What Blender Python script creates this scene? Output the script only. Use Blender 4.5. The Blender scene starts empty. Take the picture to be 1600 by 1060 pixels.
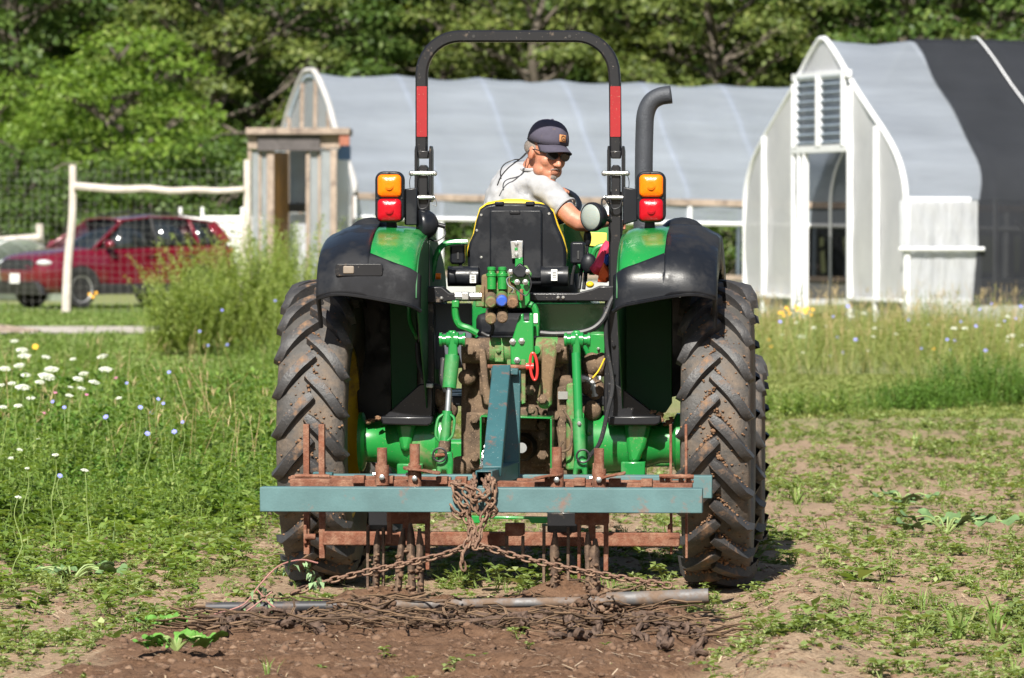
import bpy, bmesh, math, random
import numpy as np
from mathutils import Vector, Matrix, Euler, noise as mnoise
R = math.radians
random.seed(7); RNG = np.random.default_rng(7)
scn = bpy.context.scene
COL = scn.collection

# ------------------------------------------------------------------ camera, sky, sun, exposure
W0, H0 = 1600.0, 1060.0
FPX = 8000.0                  # focal length in photo pixels (180 mm lens)
CAMH = 1.73
HORIZON = 360.0
PITCH = math.atan((H0/2 - HORIZON)/FPX)
cam_d = bpy.data.cameras.new('camera'); cam = bpy.data.objects.new('camera', cam_d); COL.objects.link(cam)
cam.location = (0, 0, CAMH); cam.rotation_euler = (R(90) - PITCH, 0, 0)
cam_d.sensor_width = 36; cam_d.sensor_fit = 'HORIZONTAL'; cam_d.lens = FPX/W0*36
cam_d.clip_start = .5; cam_d.clip_end = 3000
cam_d.dof.use_dof = True; cam_d.dof.focus_distance = 24.0; cam_d.dof.aperture_fstop = 6.8
scn.camera = cam
SUN_EL, SUN_AZ = R(42), R(11)   # elevation; how far to the left of straight behind the camera
wd = bpy.data.worlds.new('World'); scn.world = wd; wd.use_nodes = True
nt = wd.node_tree; bg = nt.nodes['Background']
sky = nt.nodes.new('ShaderNodeTexSky'); sky.sky_type = 'NISHITA'; sky.sun_disc = False
sky.sun_elevation = SUN_EL
to_sun = Vector((-math.sin(SUN_AZ)*math.cos(SUN_EL), -math.cos(SUN_AZ)*math.cos(SUN_EL), math.sin(SUN_EL)))
sky.sun_rotation = math.atan2(to_sun.x, to_sun.y)
nt.links.new(sky.outputs[0], bg.inputs[0]); bg.inputs[1].default_value = .052
sl = bpy.data.lights.new('sun', 'SUN'); sl.energy = 5.0; sl.angle = R(.53); sl.color = (1, .95, .86)
so = bpy.data.objects.new('sun', sl); COL.objects.link(so)
so.rotation_euler = (-to_sun).to_track_quat('-Z', 'Y').to_euler()
vs = scn.view_settings; vs.view_transform = 'Standard'; vs.look = 'None'; vs.exposure = .86; vs.gamma = 1
scn.cycles.use_denoising = True
scn.cycles.max_bounces = 8; scn.cycles.transparent_max_bounces = 12
scn.cycles.diffuse_bounces = 3; scn.cycles.glossy_bounces = 3; scn.cycles.transmission_bounces = 6
scn.cycles.caustics_reflective = False; scn.cycles.caustics_refractive = False

# ------------------------------------------------------------------ pixel -> place
_F = Vector((0, math.cos(PITCH), -math.sin(PITCH))); _U = Vector((0, math.sin(PITCH), math.cos(PITCH)))
def ray(px, py): return _F*FPX + Vector((px-W0/2, 0, 0)) + _U*(H0/2-py)
def at(px, py, D):                                  # the point at world depth y = D
    d = ray(px, py); return Vector((0, 0, CAMH)) + d*(D/d.y)
def gx(px, D): return (px-W0/2)/FPX*D
YAW = R(-4.0); TO = Vector((.035, 25.0, 0))
TM = Matrix.Translation(TO) @ Matrix.Rotation(YAW, 4, 'Z'); TI = TM.inverted()
def T(px, py, yl):                                  # the point in the tractor's own frame at forward distance yl
    o = TI @ Vector((0, 0, CAMH)); d = TI.to_3x3() @ ray(px, py)
    return o + d*((yl-o.y)/d.y)
TR = TI.to_3x3()

# ------------------------------------------------------------------ mesh builder
def basis(d, up=(0, 0, 1)):
    d = Vector(d).normalized(); up = Vector(up)
    if abs(d.dot(up)) > .98*up.length: up = Vector((1, 0, 0)) if abs(d.x) < .9 else Vector((0, 1, 0))
    s = d.cross(up).normalized(); return s, s.cross(d).normalized()
class MB:
    def __init__(s): s.v = []; s.f = []; s.m = []
    def add(s, vs, fs, m=0):
        b = len(s.v); s.v += [tuple(v) for v in vs]; s.f += [tuple(i+b for i in f) for f in fs]; s.m += [m]*len(fs); return s
    def box(s, c, size, rot=None, m=0):
        c = Vector(c); a, b, d = [k/2 for k in size]
        vs = [Vector((x*a, y*b, z*d)) for x in (-1, 1) for y in (-1, 1) for z in (-1, 1)]
        if rot is not None: vs = [rot @ v for v in vs]
        return s.add([c+v for v in vs], [(0,1,3,2),(4,6,7,5),(0,4,5,1),(2,3,7,6),(0,2,6,4),(1,5,7,3)], m)
    def bar(s, p, q, w, h, up=(0, 0, 1), m=0):
        p = Vector(p); q = Vector(q); a, b = basis(q-p, up); a = a*w/2; b = b*h/2
        vs = [p-a-b, p+a-b, p+a+b, p-a+b, q-a-b, q+a-b, q+a+b, q-a+b]
        return s.add(vs, [(3,2,1,0),(4,5,6,7),(0,1,5,4),(1,2,6,5),(2,3,7,6),(3,0,4,7)], m)
    def tube(s, pts, r, n=10, closed=False, caps=True, m=0, flat=1.0):
        pts = [Vector(p) for p in pts]; k = len(pts)
        rs = r if isinstance(r, (list, tuple)) else [r]*k
        vs = []; a = None
        for i, p in enumerate(pts):
            if closed: t = pts[(i+1) % k]-pts[i-1]
            else: t = pts[min(i+1, k-1)]-pts[max(i-1, 0)]
            t.normalize()
            if a is None: a, b = basis(t)
            else:
                a = (a-t*a.dot(t)).normalized(); b = t.cross(a)
            b = t.cross(a)
            for j in range(n):
                w = 2*math.pi*j/n; vs.append(p+(a*math.cos(w)+b*math.sin(w)*flat)*rs[i])
        fs = []
        for i in range(k if closed else k-1):
            for j in range(n):
                i2 = (i+1) % k; fs.append((i*n+j, i*n+(j+1) % n, i2*n+(j+1) % n, i2*n+j))
        if caps and not closed: fs += [tuple(range(n))[::-1], tuple((k-1)*n+j for j in range(n))]
        return s.add(vs, fs, m)
    def cyl(s, p, q, r, r2=None, n=16, m=0): return s.tube([p, q], [r, r if r2 is None else r2], n, m=m)
    def lathe(s, prof, o, ax, n=24, m=0, caps=True, arc=2*math.pi):
        o = Vector(o); ax = Vector(ax).normalized(); a, b = basis(ax); vs = []; k = len(prof)
        for r, h in prof:
            for j in range(n):
                w = arc*j/n; vs.append(o+ax*h+(a*math.cos(w)+b*math.sin(w))*r)
        fs = [(i*n+j, i*n+(j+1) % n, (i+1)*n+(j+1) % n, (i+1)*n+j) for i in range(k-1) for j in range(n)]
        if caps: fs += [tuple(range(n))[::-1], tuple((k-1)*n+j for j in range(n))]
        return s.add(vs, fs, m)
    def prism(s, poly, off, m=0):                    # poly: 3-D points of a flat outline; off: extrusion
        poly = [Vector(p) for p in poly]; off = Vector(off); k = len(poly)
        return s.add(poly+[p+off for p in poly], [tuple(range(k))[::-1], tuple(range(k, 2*k))] +
                     [(i, (i+1) % k, k+(i+1) % k, k+i) for i in range(k)], m)
    def ball(s, c, r, nu=14, nv=9, rot=None, m=0):
        c = Vector(c); r = (r, r, r) if isinstance(r, (int, float)) else r; vs = []
        for i in range(nv+1):
            p = math.pi*i/nv
            for j in range(nu):
                w = 2*math.pi*j/nu; v = Vector((r[0]*math.sin(p)*math.cos(w), r[1]*math.sin(p)*math.sin(w), r[2]*math.cos(p)))
                vs.append(c+(rot @ v if rot is not None else v))
        fs = [(i*nu+j, (i+1)*nu+j, (i+1)*nu+(j+1) % nu, i*nu+(j+1) % nu) for i in range(nv) for j in range(nu)]
        return s.add(vs, fs, m)
    def grid(s, pts, m=0, closed=False):             # pts[i][j]
        ni, nj = len(pts), len(pts[0]); vs = [p for row in pts for p in row]
        fs = [(i*nj+j, i*nj+(j+1) % nj, (i+1)*nj+(j+1) % nj, (i+1)*nj+j) for i in range(ni-1) for j in range(nj if closed else nj-1)]
        return s.add(vs, fs, m)
    def mesh(s, name, mats, smooth=38):
        me = bpy.data.meshes.new(name); me.from_pydata(s.v, [], s.f)
        for q in (mats if isinstance(mats, (list, tuple)) else [mats]): me.materials.append(q)
        if any(s.m): me.polygons.foreach_set('material_index', s.m)
        bm = bmesh.new(); bm.from_mesh(me); bmesh.ops.remove_doubles(bm, verts=bm.verts, dist=1e-5)
        bmesh.ops.recalc_face_normals(bm, faces=bm.faces); bm.to_mesh(me); bm.free()
        if smooth:
            me.polygons.foreach_set('use_smooth', [True]*len(me.polygons)); me.set_sharp_from_angle(angle=R(smooth))
        return me
    def build(s, name, mats, parent=None, bevel=0, smooth=38, solid=0, sub=0):
        o = bpy.data.objects.new(name, s.mesh(name, mats, smooth)); COL.objects.link(o); o.parent = parent
        if solid:
            q = o.modifiers.new('solid', 'SOLIDIFY'); q.thickness = solid; q.offset = 0
        if sub:
            q = o.modifiers.new('sub', 'SUBSURF'); q.levels = q.render_levels = sub
        if bevel:
            q = o.modifiers.new('bevel', 'BEVEL'); q.width = bevel; q.segments = 2; q.limit_method = 'ANGLE'; q.angle_limit = R(40)
        return o
def npmesh(name, V, F, mat, parent=None, smooth=False):   # V (n,3), F (m,3 or 4)
    V = np.asarray(V, np.float32); F = np.asarray(F, np.int32); k = F.shape[1]
    me = bpy.data.meshes.new(name); me.vertices.add(len(V)); me.vertices.foreach_set('co', V.ravel())
    me.loops.add(F.size); me.loops.foreach_set('vertex_index', F.ravel())
    me.polygons.add(len(F)); me.polygons.foreach_set('loop_start', np.arange(0, F.size, k, dtype=np.int32))
    if smooth: me.polygons.foreach_set('use_smooth', np.ones(len(F), bool))
    me.update(calc_edges=True)
    for q in (mat if isinstance(mat, (list, tuple)) else [mat]): me.materials.append(q)
    o = bpy.data.objects.new(name, me); COL.objects.link(o); o.parent = parent
    return o
def tag(o, label=None, cat=None, group=None, kind=None):
    if label: o['label'] = label
    if cat: o['category'] = cat
    if group: o['group'] = group
    if kind: o['kind'] = kind
    return o
def thing(name, label, cat, loc=(0, 0, 0), rot=(0, 0, 0), group=None):
    o = bpy.data.objects.new(name, None); COL.objects.link(o); o.location = loc; o.rotation_euler = rot
    o.empty_display_size = .1
    return tag(o, label, cat, group)
def piece(name, me, parent, mat4=None):
    o = bpy.data.objects.new(name, me); COL.objects.link(o); o.parent = parent
    if mat4 is not None: o.matrix_local = mat4
    return o
def copy_tree(o, parent=None):
    c = o.copy(); COL.objects.link(c); c.parent = parent
    for ch in list(o.children): copy_tree(ch, c)
    return c
def spline(pts, n=8):                                # Catmull-Rom through pts
    P = [Vector(p) for p in pts]; P = [P[0]*2-P[1]]+P+[P[-1]*2-P[-2]]; out = []
    for i in range(1, len(P)-2):
        a, b, c, d = P[i-1:i+3]
        for k in range(n):
            t = k/n; out.append(.5*((2*b)+(c-a)*t+(2*a-5*b+4*c-d)*t*t+(3*b-a-3*c+d)*t**3))
    return out+[P[-2]]

# ------------------------------------------------------------------ materials
def newmat(name):
    m = bpy.data.materials.new(name); m.use_nodes = True; t = m.node_tree
    return m, t, t.nodes['Principled BSDF'], t.nodes['Material Output']
def nd(t, kind, **kw):
    n = t.nodes.new(kind)
    for k, v in kw.items():
        if hasattr(n, k): setattr(n, k, v)
        else: n.inputs[k].default_value = v
    return n
def ramp(t, src, stops):
    r = t.nodes.new('ShaderNodeValToRGB'); t.links.new(src, r.inputs[0]); e = r.color_ramp.elements
    while len(e) < len(stops): e.new(.5)
    for k, (p, c) in enumerate(stops): e[k].position = p; e[k].color = c if len(c) == 4 else (*c, 1)
    return r.outputs[0]
def noise_tex(t, scale, detail=5, rough=.6, coord='Object', vec=None, dist=0):
    n = nd(t, 'ShaderNodeTexNoise', Scale=scale, Detail=detail, Roughness=rough, Distortion=dist)
    if vec is None:
        tc = t.nodes.new('ShaderNodeTexCoord'); vec = tc.outputs[coord]
    t.links.new(vec, n.inputs['Vector']); return n.outputs['Fac']
def mix(t, fac, a, b, mode='MIX'):
    n = t.nodes.new('ShaderNodeMix'); n.data_type = 'RGBA'; n.blend_type = mode
    for s, v in ((n.inputs[0], fac), (n.inputs[6], a), (n.inputs[7], b)):
        if isinstance(v, bpy.types.NodeSocket): t.links.new(v, s)
        elif isinstance(v, (int, float)): s.default_value = v
        else: s.default_value = (*v, 1) if len(v) == 3 else v
    return n.outputs[2]
def bump(t, bs, h, strength=.3, dist=.01):
    b = nd(t, 'ShaderNodeBump', Strength=strength, Distance=dist); t.links.new(h, b.inputs['Height']); t.links.new(b.outputs[0], bs.inputs['Normal'])
def surf(name, col, rough=.5, metal=0., var=.12, vs=6., dirt=None, da=.0, ds=3., spots=0., spotcol=(.35, .24, .16), bmp=.0, bs=60., coat=0., edge=None):
    """colour with gentle variation, a dirt colour laid on in patches (da = share), fine specks and relief"""
    m, t, b, o = newmat(name)
    n1 = noise_tex(t, vs)
    c = mix(t, ramp(t, n1, [(.3, (0, 0, 0)), (.7, (1, 1, 1))]), tuple(k*(1-var) for k in col), tuple(min(1, k*(1+var)) for k in col))
    rsock = None
    if dirt and da > 0:
        n2 = noise_tex(t, ds, 8, .68)
        p = .72-.5*da
        f = ramp(t, n2, [(max(0, p-.07), (0, 0, 0)), (min(1, p+.09), (1, 1, 1))])
        c = mix(t, f, c, mix(t, noise_tex(t, ds*9), tuple(k*.6 for k in dirt), tuple(min(1, k*1.35) for k in dirt)))
        rr = t.nodes.new('ShaderNodeMapRange'); t.links.new(f, rr.inputs[0]); rr.inputs[3].default_value = rough; rr.inputs[4].default_value = .9
        t.links.new(rr.outputs[0], b.inputs['Roughness']); rsock = 1
        if metal:
            r2 = t.nodes.new('ShaderNodeMapRange'); t.links.new(f, r2.inputs[0]); r2.inputs[3].default_value = metal; r2.inputs[4].default_value = 0
            t.links.new(r2.outputs[0], b.inputs['Metallic'])
    elif metal: b.inputs['Metallic'].default_value = metal
    if spots:
        v = noise_tex(t, 150, 2, .5); f = ramp(t, v, [(.72-.12*spots, (0, 0, 0)), (.76-.12*spots, (1, 1, 1))]); c = mix(t, f, c, spotcol)
    if rsock is None:
        rr = t.nodes.new('ShaderNodeMapRange'); t.links.new(n1, rr.inputs[0]); rr.inputs[3].default_value = max(0, rough-.12); rr.inputs[4].default_value = min(1, rough+.12)
        t.links.new(rr.outputs[0], b.inputs['Roughness'])
    t.links.new(c, b.inputs['Base Color'])
    if bmp: bump(t, b, noise_tex(t, bs, 6), bmp, .01)
    if max(col) < .02: b.inputs['Specular IOR Level'].default_value = .35
    if coat: b.inputs['Coat Weight'].default_value = coat; b.inputs['Coat Roughness'].default_value = .12
    return m
def leafmat(name, c0, c1, trans=.35, rough=.5, c2=None, big=None):
    """leaf: every leaf its own tone; light passes through"""
    m, t, b, o = newmat(name)
    g = t.nodes.new('ShaderNodeNewGeometry')
    c = ramp(t, g.outputs['Random Per Island'], [(0, c0), (.8, c1), (1, c2 or c1)])
    if big:
        n = noise_tex(t, big, 3, .5); c = mix(t, ramp(t, n, [(.35, (0, 0, 0)), (.65, (1, 1, 1))]), mix(t, .5, c, c0), c)
    t.links.new(c, b.inputs['Base Color']); b.inputs['Roughness'].default_value = rough; b.inputs['Specular IOR Level'].default_value = .35
    tr = t.nodes.new('ShaderNodeBsdfTranslucent'); t.links.new(mix(t, 1., c, (1.2, 1.25, .5), 'MULTIPLY'), tr.inputs[0])
    mx = t.nodes.new('ShaderNodeMixShader'); mx.inputs[0].default_value = trans
    t.links.new(b.outputs[0], mx.inputs[1]); t.links.new(tr.outputs[0], mx.inputs[2]); t.links.new(mx.outputs[0], o.inputs[0])
    return m
MUD = (.17, .105, .065); SOIL = (.20, .125, .08)
M = {}
M['green'] = surf('green_paint', (.016, .225, .042), .3, 0, .1, 4, dirt=(.26, .20, .11), da=.16, ds=4.5, coat=.35, spots=.25)
M['green_clean'] = surf('fender_green_paint', (.012, .20, .042), .24, 0, .08, 4, dirt=(.06, .20, .06), da=.3, ds=3.5, coat=.35, spots=.05, spotcol=(.3, .33, .2))
M['painted_shade_green'] = surf('painted_shade_fender_green', (.006, .085, .02), .6, 0, .15, 5)  # tractor green darkened: shade under the fenders painted into the colour
M['green_dirty'] = surf('muddy_green_paint', (.03, .26, .05), .45, 0, .12, 5, dirt=(.16, .105, .055), da=.56, ds=6, spots=.5, bmp=.3, bs=90)
M['mudcast'] = surf('dirt_caked_casting', (.075, .05, .032), .85, 0, .35, 8, dirt=(.15, .10, .062), da=.5, ds=9, spots=.6, bmp=.6, bs=50)
M['black'] = surf('black_plastic', (.009, .0105, .014), .31, 0, .15, 8, dirt=(.014, .0145, .017), da=.4, ds=2.5, spots=.0, spotcol=(.28, .25, .2), bmp=.06, bs=220)
M['blackpaint'] = surf('black_paint', (.012, .0125, .015), .36, 0, .12, 7, dirt=(.23, .17, .12), da=.08, ds=9, spots=.02, spotcol=(.3, .26, .22), coat=.2)
M['grey_panel'] = surf('grey_panel_paint', (.085, .095, .115), .5, 0, .12, 5, spots=.25)
M['slate'] = surf('charcoal_pipe_coat', (.05, .055, .065), .55, .3, .12, 12, bmp=.35, bs=120)
M['steel'] = surf('zinc_steel', (.62, .62, .6), .32, .9, .1, 20, dirt=(.25, .18, .1), da=.1, ds=20)
M['rubber'] = surf('tyre_rubber', (.06, .056, .052), .6, 0, .3, 9, dirt=(.14, .108, .082), da=.38, ds=5, spots=.5, spotcol=(.03, .028, .026), bmp=.4, bs=60)
M['lug'] = surf('tyre_lug_rubber', (.038, .037, .038), .5, 0, .3, 14, dirt=(.22, .13, .075), da=.22, ds=11, spots=.3, spotcol=(.2, .16, .13), bmp=.35, bs=80)
M['mudclod'] = surf('dried_mud', (.21, .118, .065), .95, 0, .35, 30, bmp=.8, bs=140)
M['yellow'] = surf('rim_yellow_paint', (.52, .37, .012), .4, 0, .1, 4, dirt=(.2, .13, .06), da=.25, ds=5)
M['seatyellow'] = surf('seat_yellow_vinyl', (.75, .52, .02), .5, 0, .08, 5)
M['teal'] = surf('teal_frame_paint', (.03, .095, .105), .5, 0, .16, 5, dirt=(.2, .062, .03), da=.16, ds=13, spots=.08, spotcol=(.3, .36, .36), bmp=.1, bs=90)
M['tealworn'] = surf('worn_teal_paint', (.078, .155, .16), .55, 0, .18, 5, dirt=(.24, .09, .05), da=.13, ds=7, spots=.0, spotcol=(.4, .45, .45), bmp=.1, bs=90)
M['rust'] = surf('rusted_steel', (.17, .062, .033), .8, .1, .35, 16, dirt=(.26, .135, .085), da=.4, ds=18, spots=.4, spotcol=(.08, .035, .02), bmp=.5, bs=120)
M['rustchain'] = surf('rusty_chain_steel', (.2, .115, .078), .7, .35, .3, 30, dirt=(.26, .17, .11), da=.35, ds=30, bmp=.4, bs=150)
M['muddychain'] = surf('soil_caked_chain', (.12, .078, .056), .7, .2, .3, 30, dirt=(.09, .052, .034), da=.45, ds=14, bmp=.7, bs=90)
M['pipe'] = surf('scoured_pipe_steel', (.17, .165, .165), .62, .45, .2, 10, dirt=(.15, .10, .068), da=.5, ds=7, bmp=.15, bs=60)
M['darkpipe'] = surf('dark_pipe_steel', (.05, .05, .055), .55, .4, .2, 10, dirt=(.2, .13, .09), da=.3, ds=8)
M['red'] = surf('red_reflective_tape', (.27, .003, .006), .5, 0, .08, 10, dirt=(.03, .02, .02), da=.03, ds=40, spots=.2, spotcol=(.5, .4, .25))
M['redpin'] = surf('red_pin_paint', (.55, .03, .025), .4)
M['white_label'] = surf('white_label', (.75, .75, .72), .5)
M['ink'] = surf('label_ink', (.03, .03, .03), .6)
M['hose'] = surf('black_hose', (.018, .018, .02), .5, spots=.2)
def lens(name, col, em=0):
    m, t, b, o = newmat(name)
    w = nd(t, 'ShaderNodeTexVoronoi', Scale=170.); tc = t.nodes.new('ShaderNodeTexCoord'); t.links.new(tc.outputs['Object'], w.inputs[0])
    bump(t, b, w.outputs['Distance'], .15, .004)
    b.inputs['Base Color'].default_value = (*col, 1); b.inputs['Roughness'].default_value = .25; b.inputs['Coat Weight'].default_value = .0; b.inputs['Specular IOR Level'].default_value = .3; b.inputs['Coat Roughness'].default_value = .05
    b.inputs['Subsurface Weight'].default_value = .25; b.inputs['Subsurface Radius'].default_value = (.02, .01, .005)
    return m
M['amber'] = lens('amber_lens', (.85, .19, .003)); M['redlens'] = lens('red_lens', (.42, .004, .012)); M['clearlens'] = lens('clear_lens', (.30, .34, .31))

# ================================================================== THE SETTING: ground, path
_LAT = RNG.random((256, 256))
def vnoise(x, y, s):
    x = np.asarray(x, float)*s+917.3; y = np.asarray(y, float)*s+431.7
    xi = np.floor(x).astype(int); yi = np.floor(y).astype(int); u = x-xi; v = y-yi
    u = u*u*(3-2*u); v = v*v*(3-2*v); g = lambda a, b: _LAT[a % 256, b % 256]
    return (g(xi, yi)*(1-u)+g(xi+1, yi)*u)*(1-v)+(g(xi, yi+1)*(1-u)+g(xi+1, yi+1)*u)*v
def fbm(x, y, s, o=4):
    a = 1.; r = 0; t = 0
    for k in range(o): r = r+a*vnoise(x, y, s*2.03**k); t += a; a *= .55
    return r/t
def sstep(a, b, x): t = np.clip((x-a)/(b-a), 0, 1); return t*t*(3-2*t)
def lane(x, y): return x-(.035+(y-25)*math.tan(-YAW))
def tilled(x, y):
    w = (fbm(x, y, 2.2, 3)-.5)*.5; r = lane(x, y)
    return sstep(-1.45, -1.2, r+w)*(1-sstep(.92, 1.12, r+w))*(1-sstep(22.7, 23.4, y+w*1.5))
def height(x, y):
    x = np.asarray(x, float); y = np.asarray(y, float)
    near = 1-sstep(45, 70, y); t = tilled(x, y); r = lane(x, y)
    h = (fbm(x, y, 1.1, 3)-.5)*.09*near + (fbm(x, y, 9, 3)-.5)*.035*near
    h = h*(1-.55*t) + t*(.035+(fbm(x, y, 7, 4)-.5)*.09+(fbm(x, y, 24, 2)-.5)*.03)
    # ridge thrown up beside the wheel on the right and soil heaped ahead of the drag bar
    behind = 1-sstep(24.6, 25.6, y)
    h = h+behind*.085*np.exp(-((r-1.42)/.2)**2)*(.6+.8*fbm(x, y, 3, 2)) - behind*.045*np.exp(-((r-1.0)/.17)**2)
    h = h+.06*np.exp(-((y-22.55)/.3)**2)*np.exp(-(r/.9)**4)*fbm(x, y, 5, 3)*1.6
    for lx, am in ((T(580, 940, -2.98).x, .11), (T(915, 940, -2.98).x, .10), (T(700, 940, -2.98).x, .04)): h = h+am*np.exp(-((r-lx)/.15)**2-((y-22.03)/.16)**2)*(.7+.6*fbm(x, y, 9, 2))
    h = h+.028*np.exp(-((y-21.5)/.28)**2)*np.exp(-((r+.1)/1.05)**6)*(.4+1.1*fbm(x, y, 4, 3))
    for lx in (-.62, -.45, .19, .38): h = h+.075*np.exp(-((r-lx-.08)/.14)**2-((y-22.62)/.17)**2)*(.5+fbm(x, y, 8, 2))
    for s in (-1, 1):                                # the ground under the wheels is pressed down
        h = h*(1-.9*np.exp(-((r-s*1.0)/.24)**2-((y-25.1)/.5)**2))
    return h
def axis(lo, a, b, hi, step, g=1.09):
    out = list(np.arange(a, b, step)); s = step; p = b
    while p < hi: out.append(p); s *= g; p += s
    out.append(hi); s = step*g; p = a-s
    left = []
    while p > lo: left.append(p); s *= g; p -= s
    return np.array(sorted(set(left+[lo]+out)))
gxs = axis(-700, -3.5, 3.5, 700, .033); gys = axis(-40, 19.0, 28, 1500, .033, 1.07)
GX, GY = np.meshgrid(gxs, gys); GZ = height(GX, GY)
nx, ny = len(gxs), len(gys); ii = (np.arange(ny-1)[:, None]*nx+np.arange(nx-1)[None, :]).ravel()
ground = npmesh('ground', np.stack([GX.ravel(), GY.ravel(), GZ.ravel()], 1), np.stack([ii, ii+1, ii+nx+1, ii+nx], 1), [], smooth=True)
tag(ground, kind='structure')
at_ = ground.data.attributes.new('tilled', 'FLOAT', 'POINT'); at_.data.foreach_set('value', tilled(GX, GY).ravel().astype(np.float32))
def ground_mat():
    m, t, b, o = newmat('field_soil')
    tc = t.nodes.new('ShaderNodeTexCoord'); v = tc.outputs['Object']
    a = t.nodes.new('ShaderNodeAttribute'); a.attribute_name = 'tilled'
    big = noise_tex(t, 1.3, 5, .6, vec=v); fine = noise_tex(t, 42, 6, .72, vec=v); mid = noise_tex(t, 9, 5, .65, vec=v)
    dry = mix(t, ramp(t, fine, [(.32, (0, 0, 0)), (.68, (1, 1, 1))]), (.17, .11, .068), (.52, .385, .26))
    dry = mix(t, ramp(t, big, [(.4, (0, 0, 0)), (.65, (1, 1, 1))]), dry, mix(t, mid, (.18, .12, .075), (.40, .29, .195)))
    wet = mix(t, ramp(t, fine, [(.3, (0, 0, 0)), (.7, (1, 1, 1))]), (.055, .03, .018), (.21, .12, .072))
    wet = mix(t, ramp(t, mid, [(.45, (0, 0, 0)), (.62, (1, 1, 1))]), wet, (.17, .10, .062))
    c = mix(t, a.outputs['Fac'], dry, wet)
    sp = t.nodes.new('ShaderNodeSeparateXYZ'); t.links.new(v, sp.inputs[0])
    ad = nd(t, 'ShaderNodeMath', operation='MULTIPLY_ADD'); t.links.new(big, ad.inputs[0]); ad.inputs[1].default_value = 9; t.links.new(sp.outputs[1], ad.inputs[2])
    far = t.nodes.new('ShaderNodeMapRange'); t.links.new(ad.outputs[0], far.inputs[0]); far.inputs[1].default_value = 46; far.inputs[2].default_value = 56
    gr = mix(t, noise_tex(t, 2.5, 6, .7, vec=v), (.13, .17, .055), (.30, .30, .14))
    c = mix(t, far.outputs[0], c, gr)
    t.links.new(c, b.inputs['Base Color']); b.inputs['Roughness'].default_value = .95; b.inputs['Specular IOR Level'].default_value = .15
    bump(t, b, fine, .9, .02)
    return m
ground.data.materials.append(ground_mat())

# gravel farm track crossing behind the weeds on the left
pv = []; pf = []
N = 80
for i in range(N+1):
    x = -60+i*1.5; c = 88.5+.03*x+math.sin(x*.13)*.8
    for w in (-3.0, -1, 1, 3.0): pv.append((x, c+w+.25*math.sin(x*1.7+w), float(height(x, c+w))+.03))
for i in range(N):
    for k in range(3): pf.append((i*4+k, i*4+k+4, i*4+k+5, i*4+k+1))
path = npmesh('path', pv, pf, surf('gravel', (.42, .38, .34), .9, 0, .25, 3, dirt=(.27, .24, .17), da=.3, ds=1.2, spots=.4, bmp=.5, bs=30))
tag(path, kind='structure')

# ================================================================== plants (leaf geometry)
def leafV(b, d, n, L, Wd, curl=.15, fold=.12):
    d = np.array(d); n = np.array(n); s = np.cross(d, n); b = np.array(b)
    return [b, b+d*L*.45-s*Wd/2+n*L*fold, b+d*L-n*L*curl, b+d*L*.45+s*Wd/2+n*L*fold]
def dirs(az, el):
    d = (math.cos(az)*math.cos(el), math.sin(az)*math.cos(el), math.sin(el))
    n = (-math.cos(az)*math.sin(el), -math.sin(az)*math.sin(el), math.cos(el)); return d, n
class Leaves:
    def __init__(s): s.V = []
    def leaf(s, b, az, el, L, Wd, curl=.15, fold=.1): d, n = dirs(az, el); s.V += leafV(b, d, n, L, Wd, curl, fold)
    def blade(s, b, az, el, L, Wd, bend=.5):         # grass blade: two quads, bending over
        b = np.array(b); d, n = dirs(az, el); sd = np.cross(d, n)*Wd/2; mid = b+np.array(d)*L*.55
        d2, n2 = dirs(az, el-bend); tip = mid+np.array(d2)*L*.45
        s.V += [b-sd, b+sd, mid+sd*.8, mid-sd*.8, mid-sd*.8, mid+sd*.8, tip+sd*.1, tip-sd*.1]
    def stem(s, b, e, w):
        b = np.array(b); e = np.array(e); s.V += [b-(w, 0, 0), b+(w, 0, 0), e+(w*.6, 0, 0), e-(w*.6, 0, 0), b-(0, w, 0), b+(0, w, 0), e+(0, w*.6, 0), e-(0, w*.6, 0)]
    def arr(s): return np.array(s.V, np.float32).reshape(-1, 4, 3)
rr = random.uniform
def p_seedling(h=1.):
    q = Leaves(); n = random.randint(5, 9)
    for k in range(n):
        q.leaf((rr(-.01, .01), rr(-.01, .01), rr(0, .015)), rr(0, 6.28), rr(.0, .7), rr(.028, .06)*h, rr(.018, .036)*h, rr(0, .4))
    return q.arr()
def p_clump(h=1.):
    q = Leaves()
    for s in range(random.randint(4, 7)):
        az = rr(0, 6.28); d = rr(.0, .07)*h; e = np.array((math.cos(az)*d, math.sin(az)*d, rr(.015, .075)*h)); q.stem((0, 0, 0), e, .0022)
        for k in range(3): q.leaf(e, az+k*2.1+rr(-.3, .3), rr(-.1, .6), rr(.03, .05)*h, rr(.02, .034)*h, .2)
    return q.arr()
def p_tuft(h=.12, n=9, w=.005, spread=.7):
    q = Leaves()
    for k in range(n): q.blade((rr(-.02, .02), rr(-.02, .02), 0), rr(0, 6.28), rr(1.55-spread, 1.5), rr(.6, 1.1)*h, w, rr(.2, 1.1))
    return q.arr()
def p_herb(h=.5, nl=16, L=.07, Wd=.03):
    q = Leaves(); top = np.array((rr(-.12, .12)*h, rr(-.12, .12)*h, h)); q.stem((0, 0, 0), top, .003)
    for k in range(nl):
        t = .15+.85*k/nl; q.leaf(top*t, k*2.4+rr(-.4, .4), rr(-.2, .9), L*rr(.7, 1.3)*(1.15-.5*t), Wd*rr(.7, 1.2)*(1.15-.5*t), rr(0, .5))
    return q.arr()
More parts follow.
